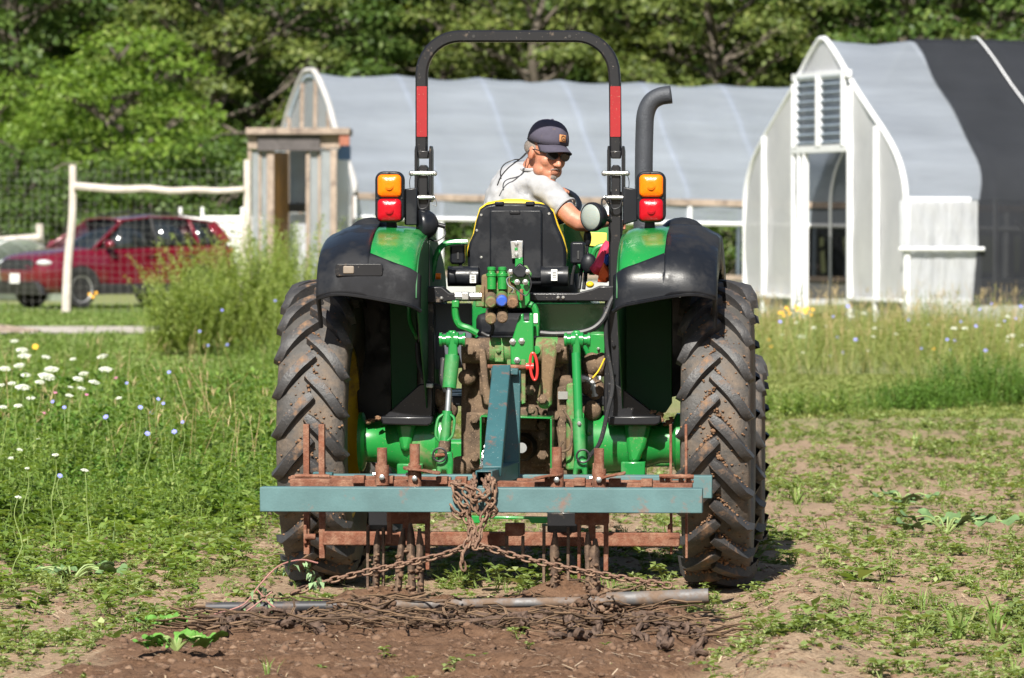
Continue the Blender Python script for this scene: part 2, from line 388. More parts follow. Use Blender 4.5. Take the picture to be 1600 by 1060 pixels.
def p_stalk(h=.6):
    q = Leaves(); q.stem((0, 0, 0), (rr(-.2, .2)*h, rr(-.2, .2)*h, h), .0025)
    for k in range(4): q.leaf((0, 0, h*.8), rr(0, 6.28), rr(.4, 1.3), h*.2, .008)
    return q.arr()
def scatter(name, protos, P, sc, mat, tilt=.15, parent=None):
    N = len(P); ch = RNG.integers(0, len(protos), N); yaw = RNG.uniform(0, 6.283, N); tx = RNG.normal(0, tilt, N); ty = RNG.normal(0, tilt, N); out = []
    for k, pr in enumerate(protos):
        i = np.where(ch == k)[0]
        if not len(i): continue
        c, s = np.cos(yaw[i])[:, None, None], np.sin(yaw[i])[:, None, None]; v = pr[None]*np.asarray(sc)[i][:, None, None, None]
        x = v[..., 0]*c-v[..., 1]*s; y = v[..., 0]*s+v[..., 1]*c; z = v[..., 2]
        x = x+z*tx[i][:, None, None]; y = y+z*ty[i][:, None, None]
        out.append((np.stack([x, y, z], -1)+np.asarray(P)[i][:, None, None, :]).reshape(-1, 3))
    V = np.concatenate(out); F = np.arange(len(V)).reshape(-1, 4)
    return npmesh(name, V, F, mat, parent)
def sample(n, d0, d1, p0=-60, p1=1660, dens=None, mask=None):
    """points on the ground, thinned by a density map given in metres"""
    y = np.sqrt(RNG.uniform(d0**2, d1**2, n)); x = (RNG.uniform(p0, p1, n)-800)/FPX*y
    k = np.ones(n, bool)
    if dens is not None: k &= RNG.random(n) < dens(x, y)
    x = x[k]; y = y[k]; return np.stack([x, y, height(x, y)-.004], 1)
L_ = {}
L_['weed'] = leafmat('weed_leaf', (.15, .215, .06), (.34, .42, .145), .3, .55, (.47, .52, .26), big=1.1)
L_['lush'] = leafmat('lush_leaf', (.11, .18, .04), (.27, .39, .085), .35, .5, (.43, .50, .18), big=.7)
L_['grass'] = leafmat('grass_blade', (.11, .20, .035), (.24, .33, .09), .3, .5, (.36, .36, .16))
L_['dry'] = leafmat('dry_stalk', (.36, .26, .13), (.5, .40, .22), .2, .7)
L_['straw'] = leafmat('straw', (.36, .26, .16), (.58, .46, .33), .1, .8)
L_['dark'] = leafmat('deep_green_leaf', (.07, .15, .025), (.17, .31, .055), .3, .5, (.25, .37, .09), big=.8)
L_['meadow'] = leafmat('meadow_leaf', (.16, .21, .055), (.31, .35, .11), .35, .5, (.38, .36, .16))
L_['mug'] = leafmat('mugwort_leaf', (.18, .25, .06), (.36, .44, .13), .4, .55, (.46, .50, .2))

# low weeds of the field: seedlings, clover-like clumps, grass, straw and clods (nobody could count them)
def left_veg(x, y):                                   # 1 inside the tall weeds on the left
    px = 800+x/y*FPX; return 1-sstep(330, 470, px+(fbm(x, y, 1.2, 3)-.5)*260+(31-y)*14)
def dens_field(x, y):
    f = sstep(.40, .62, fbm(x, y, 1.6, 4)); r = lane(x, y)
    track = 1-.65*(np.exp(-((r-1.0)/.3)**2)+np.exp(-((r+1.0)/.3)**2)+.45*np.exp(-((r-1.45)/.3)**2))*(y < 25)
    return (.19+.58*f)*(.55+.45*sstep(.3, .6, fbm(x, y, 5., 2)))*(1-.35*sstep(23, 30, y))*(1-.965*tilled(x, y))*np.clip(track, 0, 1)*(1-sstep(44, 50, y))
prot = [p_seedling() for k in range(14)]+[p_clump() for k in range(10)]
P = sample(82000, 19.2, 49, dens=dens_field)
tag(scatter('field_weeds', prot, P, RNG.gamma(1.5, .22, len(P))+.22, L_['weed']), 'low green broadleaf weeds scattered over the field soil', 'weeds', kind='stuff')
P = sample(5200, 19.2, 49, dens=lambda x, y: dens_field(x, y)*sstep(.45, .6, fbm(x, y, .9, 2)))
tag(scatter('field_grass', [p_tuft(.10, 8, .005) for k in range(8)], P, RNG.uniform(.6, 1.3, len(P)), L_['grass']), 'short grass tufts among the field weeds', 'grass', kind='stuff')
P = sample(2600, 22, 33, dens=lambda x, y: left_veg(x, y)*sstep(24, 30, y+3*fbm(x, y, 1.5, 2))*.95)
tag(scatter('lush_weeds', [p_clump(1.5) for k in range(10)]+[p_herb(.16, 9, .05, .03) for k in range(6)], P, RNG.uniform(.6, 1.2, len(P)), L_['lush']), 'brighter low leafy weeds at the left field edge', 'weeds', kind='stuff')
def p_straw():
    q = Leaves(); az = rr(0, 6.28); L = rr(.02, .09); d = np.array((math.cos(az), math.sin(az), rr(-.1, .25)))*L/2; s = np.array((-math.sin(az), math.cos(az), 0))*rr(.0012, .003); c = np.array((0, 0, .012))
    q.V += [c-d-s, c-d+s, c+d+s, c+d-s]; return q.arr()
P = sample(30000, 19.2, 40, dens=lambda x, y: np.clip(.35*(1-tilled(x, y))+.3*tilled(x, y)+.6*np.exp(-((lane(x, y)-1.35)/.3)**2)*(y < 27), 0, 1)); P[:, 2] += .004
tag(scatter('straw_litter', [p_straw() for k in range(30)], P, RNG.uniform(.5, 1.4, len(P)), L_['straw']), 'dry straw bits and chaff lying on the soil', 'straw', kind='stuff')
# clods
def p_clod():
    bm = bmesh.new(); bmesh.ops.create_icosphere(bm, subdivisions=1, radius=1)
    for v in bm.verts: v.co *= rr(.45, 1.3); v.co.z *= .7
    bm.verts.ensure_lookup_table(); V = np.array([v.co[:] for v in bm.verts]); F = np.array([[w.index for w in f.verts] for f in bm.faces]); bm.free(); return V, F
CL = [p_clod() for k in range(6)]
def clods(name, P, sc, mat, parent=None, flat=None):
    Vs = []; Fs = []; b = 0; k = RNG.integers(0, 6, len(P))
    for i, p in enumerate(P):
        V, F = CL[k[i]]; a = rr(0, 6.28); c, s = math.cos(a), math.sin(a); V = V @ np.array(((c, s, 0), (-s, c, 0), (0, 0, 1)))
        Vs.append(V*sc[i]+p); Fs.append(F+b); b += len(V)
    return npmesh(name, np.concatenate(Vs), np.concatenate(Fs), mat, parent, smooth=False)
M['clod'] = surf('soil_clod', (.13, .075, .046), .95, 0, .4, 5, dirt=(.22, .14, .09), da=.35, ds=7, bmp=.6, bs=120)
P = sample(46000, 19.2, 31, dens=lambda x, y: np.clip(.75*tilled(x, y)+.30+.45*np.exp(-((lane(x, y)-1.3)/.3)**2)*(y < 26)+.6*np.exp(-((y-22.5)/.35)**2)*(abs(lane(x, y)) < 1.2), 0, 1))
s = np.minimum(RNG.gamma(1.2, .0058, len(P))+.0028, .026)
tag(clods('soil_clods', P, s, M['clod']), 'crumbled brown soil clods over the tilled bed', 'soil', kind='stuff')

# tall weeds on the left
P = sample(9500, 29, 57, -80, 520, dens=left_veg)
hs = (.3+.85*sstep(.3, .72, fbm(P[:, 0], P[:, 1], 1.0, 3)))*(1-.55*sstep(44, 56, P[:, 1]))
tag(scatter('tall_weeds', [p_herb(rr(.3, .55), 14, .08, .035) for k in range(12)]+[p_clump(2.4) for k in range(6)], P, hs*RNG.uniform(.7, 1.15, len(P)), L_['lush']), 'tall leafy green weeds filling the left of the field', 'weeds', kind='stuff')
P = sample(2000, 29, 58, -80, 520, dens=left_veg)
tag(scatter('tall_grass', [p_tuft(rr(.25, .5), 9, .006, .5) for k in range(10)], P, RNG.uniform(.5, 1.1, len(P))*(1-.5*sstep(44, 56, P[:, 1]))*(.45+.55*sstep(30, 40, P[:, 1])), L_['meadow']), 'long grass blades between the weeds on the left', 'grass', kind='stuff')
P = sample(300, 31, 57, -80, 450, dens=lambda x, y: left_veg(x, y)*sstep(.45, .62, fbm(x, y, .5, 2)))
tag(scatter('dry_stalks', [p_stalk(rr(.45, .75)) for k in range(8)], P, RNG.uniform(.6, 1.1, len(P)), L_['dry'], .25), 'dry tan stalks standing in the weeds on the left', 'stalks', kind='stuff')
P = sample(4600, 30, 57, -80, 500, dens=lambda x, y: left_veg(x, y)*sstep(.46, .56, fbm(x, y, .6, 2)))
tag(scatter('broad_weeds', [p_herb(rr(.3, .5), 20, .13, .065) for k in range(6)]+[p_clump(3.2) for k in range(6)], P, RNG.uniform(.5, 1.1, len(P))*(1-.5*sstep(44, 56, P[:, 1]))*(.45+.55*sstep(30, 40, P[:, 1])), L_['dark']), 'darker broad leaved weeds in clumps on the left', 'weeds', kind='stuff')
# mown strips
P = sample(15000, 47, 61, 1100, 1660)
tag(scatter('mown_grass', [p_tuft(.035, 10, .014, 1.1) for k in range(10)], P, RNG.uniform(.7, 1.5, len(P)), L_['meadow']), 'short mown grass strip behind the field on the right', 'grass', kind='stuff')
P = sample(15000, 57, 118, -60, 620, dens=lambda x, y: np.where(np.abs(y-(88.5+.03*x))<2.8, 0., 1.))
tag(scatter('verge_grass', [p_tuft(.06, 11, .024, 1.0) for k in range(10)], P, RNG.uniform(.7, 1.6, len(P)), L_['grass']), 'short grass verge between gravel track and red car', 'grass', kind='stuff')
# flowering meadow on the right
P = sample(5600, 57, 92, 1080, 1680, dens=lambda x, y: sstep(57, 63, y+6*(fbm(x, y, .8, 3)-.5))*(.35+.65*sstep(.35, .6, fbm(x, y, 1.1, 3))))
tag(scatter('meadow_plants', [p_tuft(rr(.5, .85), 9, .010, .6) for k in range(6)]+[p_herb(rr(.5, .9), 26, .075, .026) for k in range(12)], P, RNG.uniform(.6, 1.12, len(P))*np.where(P[:, 1] > 72, .75, 1)*(.55+.8*fbm(P[:, 0], P[:, 1], .9, 2)), L_['meadow'], .22), 'tall pale green wildflower meadow before the greenhouses', 'meadow', kind='stuff')
P = sample(420, 60, 80, 1080, 1680)
tag(scatter('meadow_stalks', [p_stalk(rr(.6, .9)) for k in range(8)], P, RNG.uniform(.6, 1.2, len(P)), L_['dry'], .12), 'dry brown stalks in the right hand meadow', 'stalks', kind='stuff')
P = sample(2600, 84, 104, 480, 1120)
tag(scatter('back_meadow', [p_tuft(rr(.4, .6), 10, .016, .5) for k in range(8)], P, RNG.uniform(.6, 1.2, len(P)), L_['meadow']), 'grass behind the tractor below the long greenhouse', 'grass', kind='stuff')
# weeds clinging along the edge of the mown strip
def clump_thing(name, label, cat, px, D, h, n, mat, spread, group=None, L=.07, Wd=.035, nl=18):
    x = gx(px, D); z = float(height(x, D)); t = thing(name, label, cat, (x, D, z-.01), group=group)
    a = RNG.normal(0, spread, (n, 2)); P = np.stack([a[:, 0], a[:, 1], np.zeros(n)], 1); s = RNG.uniform(.55, 1, n)*np.exp(-(a**2).sum(1)/(2.9*spread)**2)
    o = scatter('foliage', [p_herb(h, nl, L, Wd) for k in range(8)], P, s, mat, .3, t)
    st = MB()
    for k in range(5): st.tube([(rr(-1, 1)*spread*.3, rr(-1, 1)*spread*.3, 0), (rr(-1, 1)*spread*.6, rr(-1, 1)*spread*.6, h*.7)], .004, 5)
    st.build('stem', L_['lush'], t); return t
clump_thing('weed_clump', 'dense dark green weed clump with tall feathery top at right edge', 'weed', 1535, 50.5, .58, 300, L_['dark'], .42, None, .06, .03, 24)
clump_thing('weed_clump', 'low spreading green weed clump left of the feathery one', 'weed', 1440, 49.5, .34, 220, L_['dark'], .33, None, .06, .03, 20)
clump_thing('weed_clump', 'low weed clump beside the right rear tyre on grass edge', 'weed', 1265, 47.5, .28, 90, L_['lush'], .35)
clump_thing('weed_clump', 'small upright weed just right of the tyre-side clump', 'weed', 1318, 47.5, .42, 9, L_['lush'], .07)
clump_thing('weed_clump', 'grey green weed tuft at the far right field edge', 'weed', 1590, 51.5, .4, 60, L_['weed'], .25)

# ================================================================== far things: woods
M['bark'] = surf('grey_bark', (.12, .10, .08), .9, 0, .3, 2, bmp=.6, bs=10)
L_['oak'] = leafmat('oak_leaf', (.05, .10, .02), (.14, .22, .05), .35, .5, (.22, .29, .08), big=.4)
L_['olive'] = leafmat('olive_leaf', (.075, .11, .028), (.20, .25, .06), .35, .5, (.28, .30, .10), big=.4)
L_['maple'] = leafmat('maple_leaf', (.10, .18, .022), (.22, .33, .05), .4, .5, (.31, .40, .09), big=.5)
def tree_meshes(seed, h, rx, low, clumps, nleaf, lf, mat, dead=0):
    rnd = random.Random(seed); rng = np.random.default_rng(seed)
    tr = MB(); base = [(0, 0, -.3)]
    for k in range(1, 6): base.append((rnd.uniform(-.25, .25)*k*.5, rnd.uniform(-.25, .25)*k*.5, h*.16*k))
    r0 = .2+h*.012; tr.tube(spline(base, 3), [r0*(1-.75*i/15) for i in range(16)], 8)
    cs = []
    for k in range(clumps):
        t = (k+.5)/clumps; z = low+(h-low)*t; env = rx*math.sin(math.pi*min(.97, max(.12, .14+.80*t)))**.7
        a = k*2.399+rnd.uniform(-.5, .5); d = env*rnd.uniform(.45, 1.02); c = Vector((math.cos(a)*d, math.sin(a)*d, z+rnd.uniform(-.4, .4)))
        cs.append((c, rnd.uniform(.75, 1.35)*(.6+.5*rx/4)))
        if k % 2 == 0 or dead:
            s = Vector((0, 0, max(.6, z-d*.55))); m = (s+c)/2+Vector((rnd.uniform(-.4, .4), rnd.uniform(-.4, .4), rnd.uniform(-.2, .5)))
            tr.tube(spline([s, m, c*1.0], 4), [.075, .07, .06, .055, .045, .04, .035, .03, .02], 6)
            for q in range(2):
                e = c+Vector((rnd.uniform(-1, 1), rnd.uniform(-1, 1), rnd.uniform(-.2, .8)))*.9; tr.tube([m, (m+e)/2+Vector((0, 0, .15)), e], [.045, .035, .015], 5)
    for k in range(dead):
        a = rnd.uniform(0, 6.28); z = rnd.uniform(low*.6, h*.7); p = [Vector((0, 0, z))]
        for q in range(5): p.append(p[-1]+Vector((math.cos(a)*rnd.uniform(.4, .9), math.sin(a)*rnd.uniform(.4, .9), rnd.uniform(-.35, .55))))
        tr.tube(spline(p, 3), [.07*(1-.05*i) for i in range(16)], 5)
    per = nleaf//clumps; V = []
    for c, r in cs:
        u = rng.normal(size=(per, 3)); u /= np.linalg.norm(u, axis=1)[:, None]; u[:, 2] = np.where(u[:, 2] < -.25, -u[:, 2]*.4, u[:, 2])
        p = u*rng.uniform(.45, 1.08, (per, 1))**.6*np.array((r*1.15, r*1.15, r*.62))+np.array(c[:])
        nn = u*.6+rng.normal(0, .45, (per, 3))+np.array((0, 0, .55)); nn /= np.linalg.norm(nn, axis=1)[:, None]
        d = np.cross(nn, rng.normal(size=(per, 3))); d /= np.linalg.norm(d, axis=1)[:, None]; s = np.cross(d, nn); L = lf*rng.uniform(.6, 1.3, (per, 1)); w = L*.62
        V.append(np.stack([p, p+d*L*.5-s*w/2, p+d*L-nn*L*.2, p+d*L*.5+s*w/2], 1))
    V = np.concatenate(V).reshape(-1, 3); F = np.arange(len(V)).reshape(-1, 4)
    o = npmesh('crown', V, F, mat); me = o.data; bpy.data.objects.remove(o)
    return tr.mesh('trunk', M['bark']), me
TP = {
 'oak_a': tree_meshes(1, 12.5, 4.2, 2.2, 48, 19000, .22, L_['oak'], 2), 'oak_b': tree_meshes(2, 11.5, 3.8, 1.6, 46, 19000, .22, L_['oak'], 1),
 'olive_a': tree_meshes(3, 12, 4.0, 2.0, 44, 17000, .22, L_['olive'], 3), 'olive_b': tree_meshes(4, 13, 3.6, 2.8, 42, 15000, .22, L_['olive'], 4),
 'maple': tree_meshes(5, 6.6, 2.6, .7, 30, 12000, .17, L_['maple'], 0), 'bush': tree_meshes(6, 3.6, 2.1, .3, 22, 8000, .15, L_['oak'], 0)}
def tree(kind, px, D, s, rz, name, label, group):
    t = thing(name, label, 'tree', (gx(px, D), D, 0), (0, 0, rz), group); t.scale = (s, s, s)
    piece('trunk', TP[kind][0], t); piece('crown', TP[kind][1], t)
G = 'trees of the wood behind the greenhouses'
front = [('oak_a', 20, 166, 1.0, 'dark green tree at the far left edge of the wood'), ('oak_b', 170, 168, 1.05, 'dark green tree above the bright maple'),
 ('olive_a', 330, 165, .98, 'olive green tree above the gap left of the long greenhouse'), ('oak_a', 520, 169, 1.0, 'dark oak crown above the wooden greenhouse porch'),
 ('olive_b', 690, 172, .9, 'thin tree with pale bare limbs left of roll bar top'), ('olive_a', 830, 166, .98, 'yellow green crown framed by the tractor roll bar'),
 ('olive_b', 985, 168, 1.0, 'pale-limbed tree right of the roll bar top'), ('olive_a', 1120, 165, 1.02, 'olive tree with grey branches above the exhaust pipe'),
 ('oak_b', 1270, 169, .98, 'green crown just above the right greenhouse peak'), ('oak_a', 1420, 166, 1.03, 'deep green crown above the black shade cloth'), ('olive_a', 1570, 167, .95, 'olive crown at the top right corner')]
for i, (k, px, D, s, l) in enumerate(front): tree(k, px, D, s, i*1.7, 'oak_tree', l, G)
NTH = 'leftmost,second,third,fourth,fifth,sixth,seventh,eighth,ninth,tenth,eleventh,rightmost'.split(',')
for i in range(12): tree(['oak_b', 'oak_a', 'olive_b'][i % 3], -40+i*150, 176+3*(i % 3), 1.12, i*2.3+.5, 'forest_tree', NTH[i]+(' from left' if 0 < i < 11 else '')+' of the tall shaded trees just behind the front row', 'trees deep in the wood')
for i in range(9): tree(['oak_a', 'oak_b'][i % 2], -60+i*215, 190+3*(i % 2), 1.25, i*1.3, 'back_tree', (NTH[i]+(' from left' if i else '') if i < 8 else 'rightmost')+' of the trees at the dark back of the wood', 'trees at the back of the wood')
tree('maple', 190, 142, 1.05, .4, 'maple_tree', 'bright yellow green young tree above the red car', 'young bright trees')
tree('maple', 110, 146, .82, 2.0, 'maple_tree', 'bright green young tree at left behind the fence post', 'young bright trees')
tree('maple', 270, 148, .78, 4.0, 'maple_tree', 'smaller bright green young tree right of the tallest one', 'young bright trees')
tree('maple', -10, 150, .9, 5.0, 'maple_tree', 'greyish green young tree cut by the left picture edge', 'young bright trees')
for i, (px, D, s) in enumerate([(20, 139, 1.), (120, 138, .85), (235, 140, .95), (330, 141, 1.05), (420, 150, 1.1), (640, 150, .9), (760, 152, .9), (900, 152, .9), (1050, 150, .9), (1150, 151, 1.)]):
    tree('bush', px, D, s, i*1.1, 'understory_bush', (['leftmost', 'second from left', 'middle', 'fourth from left', 'rightmost'][i % 5]+(' dark bush low behind the wire fence' if i < 5 else ' dark bush seen through the open greenhouse side')), ('bushes behind the fence' if i < 5 else 'bushes behind the long greenhouse'))

# ================================================================== greenhouses
def film(name, col, trans=.5, clear=.1, rough=.35, bmp=.25, bs=1.5, spec=.5, stretch=(1, 1, 1)):
    m, t, b, o = newmat(name)
    tc = t.nodes.new('ShaderNodeTexCoord'); mp = nd(t, 'ShaderNodeMapping'); mp.inputs['Scale'].default_value = stretch; t.links.new(tc.outputs['Object'], mp.inputs[0])
    n = noise_tex(t, bs, 5, .6, vec=mp.outputs[0]); c = mix(t, n, tuple(k*.70 for k in col), tuple(min(1, k*1.32) for k in col))
    t.links.new(c, b.inputs['Base Color']); b.inputs['Roughness'].default_value = rough; b.inputs['Specular IOR Level'].default_value = spec
    bump(t, b, n, bmp, .08)
    tr = t.nodes.new('ShaderNodeBsdfTranslucent'); t.links.new(c, tr.inputs[0]); tp = t.nodes.new('ShaderNodeBsdfTransparent')
    a = t.nodes.new('ShaderNodeMixShader'); a.inputs[0].default_value = trans; t.links.new(b.outputs[0], a.inputs[1]); t.links.new(tr.outputs[0], a.inputs[2])
    d = t.nodes.new('ShaderNodeMixShader'); d.inputs[0].default_value = clear; t.links.new(a.outputs[0], d.inputs[1]); t.links.new(tp.outputs[0], d.inputs[2])
    t.links.new(d.outputs[0], o.inputs[0]); return m
M['film'] = film('greenhouse_film', (.40, .44, .51), .46, .16, .24, .8, .9, .6, (.35, 1, 2.6))
M['film_end'] = film('end_wall_film', (.80, .80, .86), .45, .05, .4, .4, .7)
M['curtain'] = film('curtain_film', (.70, .72, .77), .4, .2, .14, 1., 2.2, .8, (2.2, 1, .5))
M['polycarb'] = film('grey_polycarbonate', (.36, .39, .41), .3, .12, .3, .1, 3)
M['rib'] = surf('dusty_rib_tape', (.40, .46, .55), .6)
M['white_metal'] = surf('white_painted_pipe', (.74, .75, .77), .4, 0, .05, 3)
M['galv'] = surf('galvanised_pipe', (.5, .51, .52), .45, .6, .15, 5)
M['shade'] = film('black_shade_cloth', (.026, .028, .034), .12, .16, .75, .2, 1.2, .15)
M['wood_grey'] = surf('weathered_board', (.33, .26, .21), .85, 0, .25, 3, dirt=(.17, .13, .11), da=.3, ds=4, bmp=.3, bs=30)
M['wood_dark'] = surf('dark_header_board', (.085, .075, .075), .8, 0, .3, 6, bmp=.3, bs=30)
M['wood_orange'] = surf('orange_wood_board', (.55, .27, .07), .6, 0, .15, 4)
M['louvre'] = surf('louvre_blade', (.42, .50, .60), .4, .2, .08, 4)
def prof_eval(pf, t):
    for (a, za), (b, zb) in zip(pf, pf[1:]):
        if a <= t <= b: return za+(zb-za)*(t-a)/(b-a)
    return pf[-1][1]
def dense(pf, n=3): return [(v.x, v.z) for v in spline([(a, 0, z) for a, z in pf], n)]
def arch(pf, w, x, out=0.):                            # 3-D points from right foot over the ridge to the left foot
    pts = [(w/2*(1-t), z) for t, z in pf]; full = pts[::-1]+[(w-y, z) for y, z in pts[1:]]; res = []
    for y, z in full:
        d = Vector((0, y-w/2, z-1.6)).normalized(); res.append(Vector((x, y, z))+d*out)
    return res
def hoop_roof(root, pf, w, x0, x1, step, mat, name, sag=.05, out=0., edge=None):
    xs = []; n = max(1, round((x1-x0)/step))
    for i in range(n):
        for k in range(8): xs.append((x0+(x1-x0)*(i+k/8)/n, math.sin(math.pi*k/8)))
    xs.append((x1, 0)); rows = []
    for x, s in xs:
        r = arch(pf, w, x, out-sag*s)
        for q in r: q += Vector((0, 0, 1))*(mnoise.noise(Vector((x*.9, q.y*.5, q.z*2.2+w)))*.05+mnoise.noise(Vector((x*3., q.y*.8, q.z*.8)))*.025)*s
        rows.append(r)
    if edge:
        for r in rows[:1]:
            for p in r: p.x = edge(p)
    return MB().grid(rows).build(name, mat, root, smooth=60)
# ---- the tall greenhouse on the right
ra = math.atan2(.29, .957); gw = 8.88
gh = thing('greenhouse', 'tall white film greenhouse with open door and black shade cloth', 'greenhouse', (7.30, 95, 0), (0, 0, ra))
pfR = dense([(0, 5.40), (.05, 5.37), (.2, 5.0), (.39, 4.45), (.58, 3.97), (.77, 3.5), (.91, 3.05), (.98, 2.62), (1, 2.3)])
legR = pfR+[(1.0, 0.)]
hoop_roof(gh, pfR, gw, 0, 30, 1.8, M['film'], 'roof_film', .04)
def ztopR(y): return prof_eval(pfR, abs(1-2*y/gw))
for k, x in enumerate([0.0]+[1.8*i for i in range(1, 17)]):
    MB().tube(arch(legR, gw, x, .03 if k == 0 else -.05), .055 if k == 0 else .03, 8).build('end_hoop' if k == 0 else 'hoop', M['white_metal'], gh)
door = (3.0, 5.25); dz = 3.25
def wall_strip(y0, y1, z0, zt, name, mat, x=.0):
    n = max(2, int((y1-y0)/.25)); rows = []
    for i in range(n+1):
        y = y0+(y1-y0)*i/n; t = zt(y) if callable(zt) else zt
        rows.append([Vector((x+.03*math.sin(y*3+z*2.2), y, z)) for z in [z0+(t-z0)*j/8 for j in range(9)]])
    return MB().grid(rows).build(name, mat, gh, smooth=60)
wall_strip(.02, 1.4, .45, ztopR, 'end_wall_panel', M['film_end']); wall_strip(1.4, 2.8, .45, ztopR, 'end_wall_panel', M['film_end'])
wall_strip(5.9, 7.65, .45, ztopR, 'end_wall_panel', M['film_end']); wall_strip(7.65, 8.86, .45, ztopR, 'end_wall_panel', M['film_end'])
wall_strip(2.8, 5.9, 4.72, ztopR, 'end_wall_panel', M['film_end'])
wall_strip(5.25, 5.9, .1, dz, 'door_panel', M['curtain'], -.04)
for y, z in ((1.4, None), (2.8, None), (5.9, None), (7.65, None), (5.25, dz), (5.55, dz)):
    MB().bar((-.05, y, 0), (-.05, y, (z or ztopR(y)-.03)), .08, .11, (1, 0, 0)).build('end_post', M['white_metal'], gh, .01)
for z in (dz+.05, 4.72, .42):
    for a, b in (((2.8, 5.9),) if z > 1 else ((.0, 2.8), (5.9, 8.88))): MB().bar((-.06, a, z), (-.06, b, z), .1, .14 if z > 1 else .07).build('end_rail', M['white_metal'], gh, .01)
for y0, y1 in ((3.05, 4.3), (4.45, 5.65)):
    vf = MB().bar((-.09, y0, dz+.1), (-.09, y0, 4.7), .09, .09, (1, 0, 0)).build('vent_frame', M['white_metal'], gh, .01)
    MB().bar((-.09, y1, dz+.1), (-.09, y1, 4.7), .09, .09, (1, 0, 0)).build('vent_jamb', M['white_metal'], vf, .01)
    for k in range(9):
        z = dz+.2+k*.16; MB().bar((-.03, y0+.05, z), (-.03, y1-.05, z), .012, .205, (1, 0, .3)).build('louvre_slat', M['louvre'], vf)
MB().grid([[Vector((.03, y, z)) for z in (dz+.1, 4.0, 4.72)] for y in (2.85, 4.4, 5.85)]).build('vent_film', M['film'], gh)
for a, b in ((.0, 2.8), (5.9, 8.88)): MB().box((0, (a+b)/2, .21), (.05, b-a, .42)).build('base_board', M['polycarb'], gh)
# side facing us: hip rail, hanging curtain, lower film, skirt, corner post
MB().bar((-.05, .0, 2.3), (1.3, .0, 2.3), .06, .09).build('hip_rail', M['white_metal'], gh, .01)
def side_sheet(x0, x1, z0, z1, name, mat, y=-.06, wob=.05, f=5.):
    n = int((x1-x0)/.06); rows = [[Vector((x0+(x1-x0)*i/n, y-wob*abs(math.sin(f*(x0+(x1-x0)*i/n)+.8*math.sin(3*z)))*(1-(z-z0)/(z1-z0))*.9-.01*math.sin(17*x0+9*z+i*.9), z)) for z in [z0+(z1-z0)*j/10 for j in range(11)]] for i in range(n+1)]
    return MB().grid(rows).build(name, mat, gh, smooth=60)
side_sheet(-.15, 1.4, 1.4, 2.28, 'roll_up_curtain', M['curtain'], -.09, .06, 7)
MB().cyl((-.2, -.16, 1.38), (1.5, -.16, 1.38), .04, n=10).build('curtain_pipe', M['white_metal'], gh)
side_sheet(.05, 1.5, .42, 1.36, 'side_film', M['curtain'], -.04, .03, 4)
side_sheet(0, 30, .0, .45, 'side_skirt', M['curtain'], -.08, .02, 3)
MB().bar((0, -.05, 0), (0, -.05, 2.3), .11, .11, (1, 0, 0)).build('corner_post', M['white_metal'], gh, .01)
for i in range(1, 16): MB().bar((1.8*i, -.02, 0), (1.8*i, -.02, 2.3), .06, .06, (1, 0, 0)).build('side_post', M['galv'], gh)
for i in range(0, 4): MB().cyl((2.2+i*3.6, .05, 1.9), (3.9+i*3.6, .05, .3), .03, n=8).build('wind_brace', M['galv'], gh)
sc_prof = pfR+[(1.006, 1.4), (1.012, .35)]
hoop_roof(gh, sc_prof, gw, 1.6, 30, 1.8, M['shade'], 'shade_cloth', .02, .06, lambda p: 1.25+.55*min(1, max(0, (p.z-.3)/5))+.03*math.sin(p.z*5))
for s in (1.2, 4.8): MB().tube([p+Vector((s*.8+2.2+(5.4-p.z)*.06, 0, 0)) for p in arch(pfR, gw, 0, .09)[:len(pfR)+2]], .018, 6).build('shade_strap', M['white_metal'], gh)
# benches and struts inside the door
for i in range(5): MB().bar((3+2*i, 4.5, .75), (4.8+2*i, 4.5, .75), 1.2, .06).build('bench', M['galv'], gh)
MB().bar((6, 1, 0), (9, 6, 2.6), .06, .06).build('inner_brace', M['galv'], gh)
# ---- the long greenhouse on the left
lw = 6.3; lg = thing('greenhouse', 'long low film greenhouse with wooden porch behind the tractor', 'greenhouse', (-3.54, 115.1, 0), (0, .016, R(22)))
pfL = dense([(0, 5.36), (.10, 5.33), (.22, 5.1), (.42, 4.55), (.53, 4.12), (.73, 3.52), (.94, 2.9), (1, 2.55)])
hoop_roof(lg, pfL, lw, 0, 20.5, 2.05, M['film'], 'roof_film', .07)
for i in range(11): MB().tube(arch(pfL+[(1, 0)], lw, 2.05*i, -.075), .055, 10).build('hoop', M['rib'], lg)
for z in (3.55, 4.6): MB().cyl((0, lw/2*(1-[t for t, zz in pfL if zz <= z][0])+.2, z-.2), (20.5, lw/2*(1-[t for t, zz in pfL if zz <= z][0])+.2, z-.2), .025, n=6).build('purlin', M['rib'], lg)
MB().bar((0, -.04, 2.5), (20.5, -.04, 2.5), .06, .15).build('hip_board', M['wood_grey'], lg, .01)
rows = [[Vector((x*.25, -.03-.03*math.sin(x*.9+z*3), z)) for z in (2.05, 2.2, 2.43)] for x in range(83)]
MB().grid(rows).build('side_curtain', M['film'], lg, smooth=60)
MB().cyl((0, -.05, 2.02), (20.5, -.05, 2.02), .05, n=8).build('curtain_pipe', M['white_metal'], lg)
for i in range(11): MB().bar((2.05*i, 0, 0), (2.05*i, 0, 2.5), .1, .1, (1, 0, 0)).build('side_post', M['white_metal'], lg, .01)
rows = [[Vector((x*.25, -.05-.02*math.sin(x*.7+z*3), z)) for z in (0, .35, .75)] for x in range(83)]
MB().grid(rows).build('side_skirt', M['film_end'], lg, smooth=60)
MB().bar((0, -.08, .78), (20.5, -.08, .78), .05, .12).build('base_board', M['wood_grey'], lg)
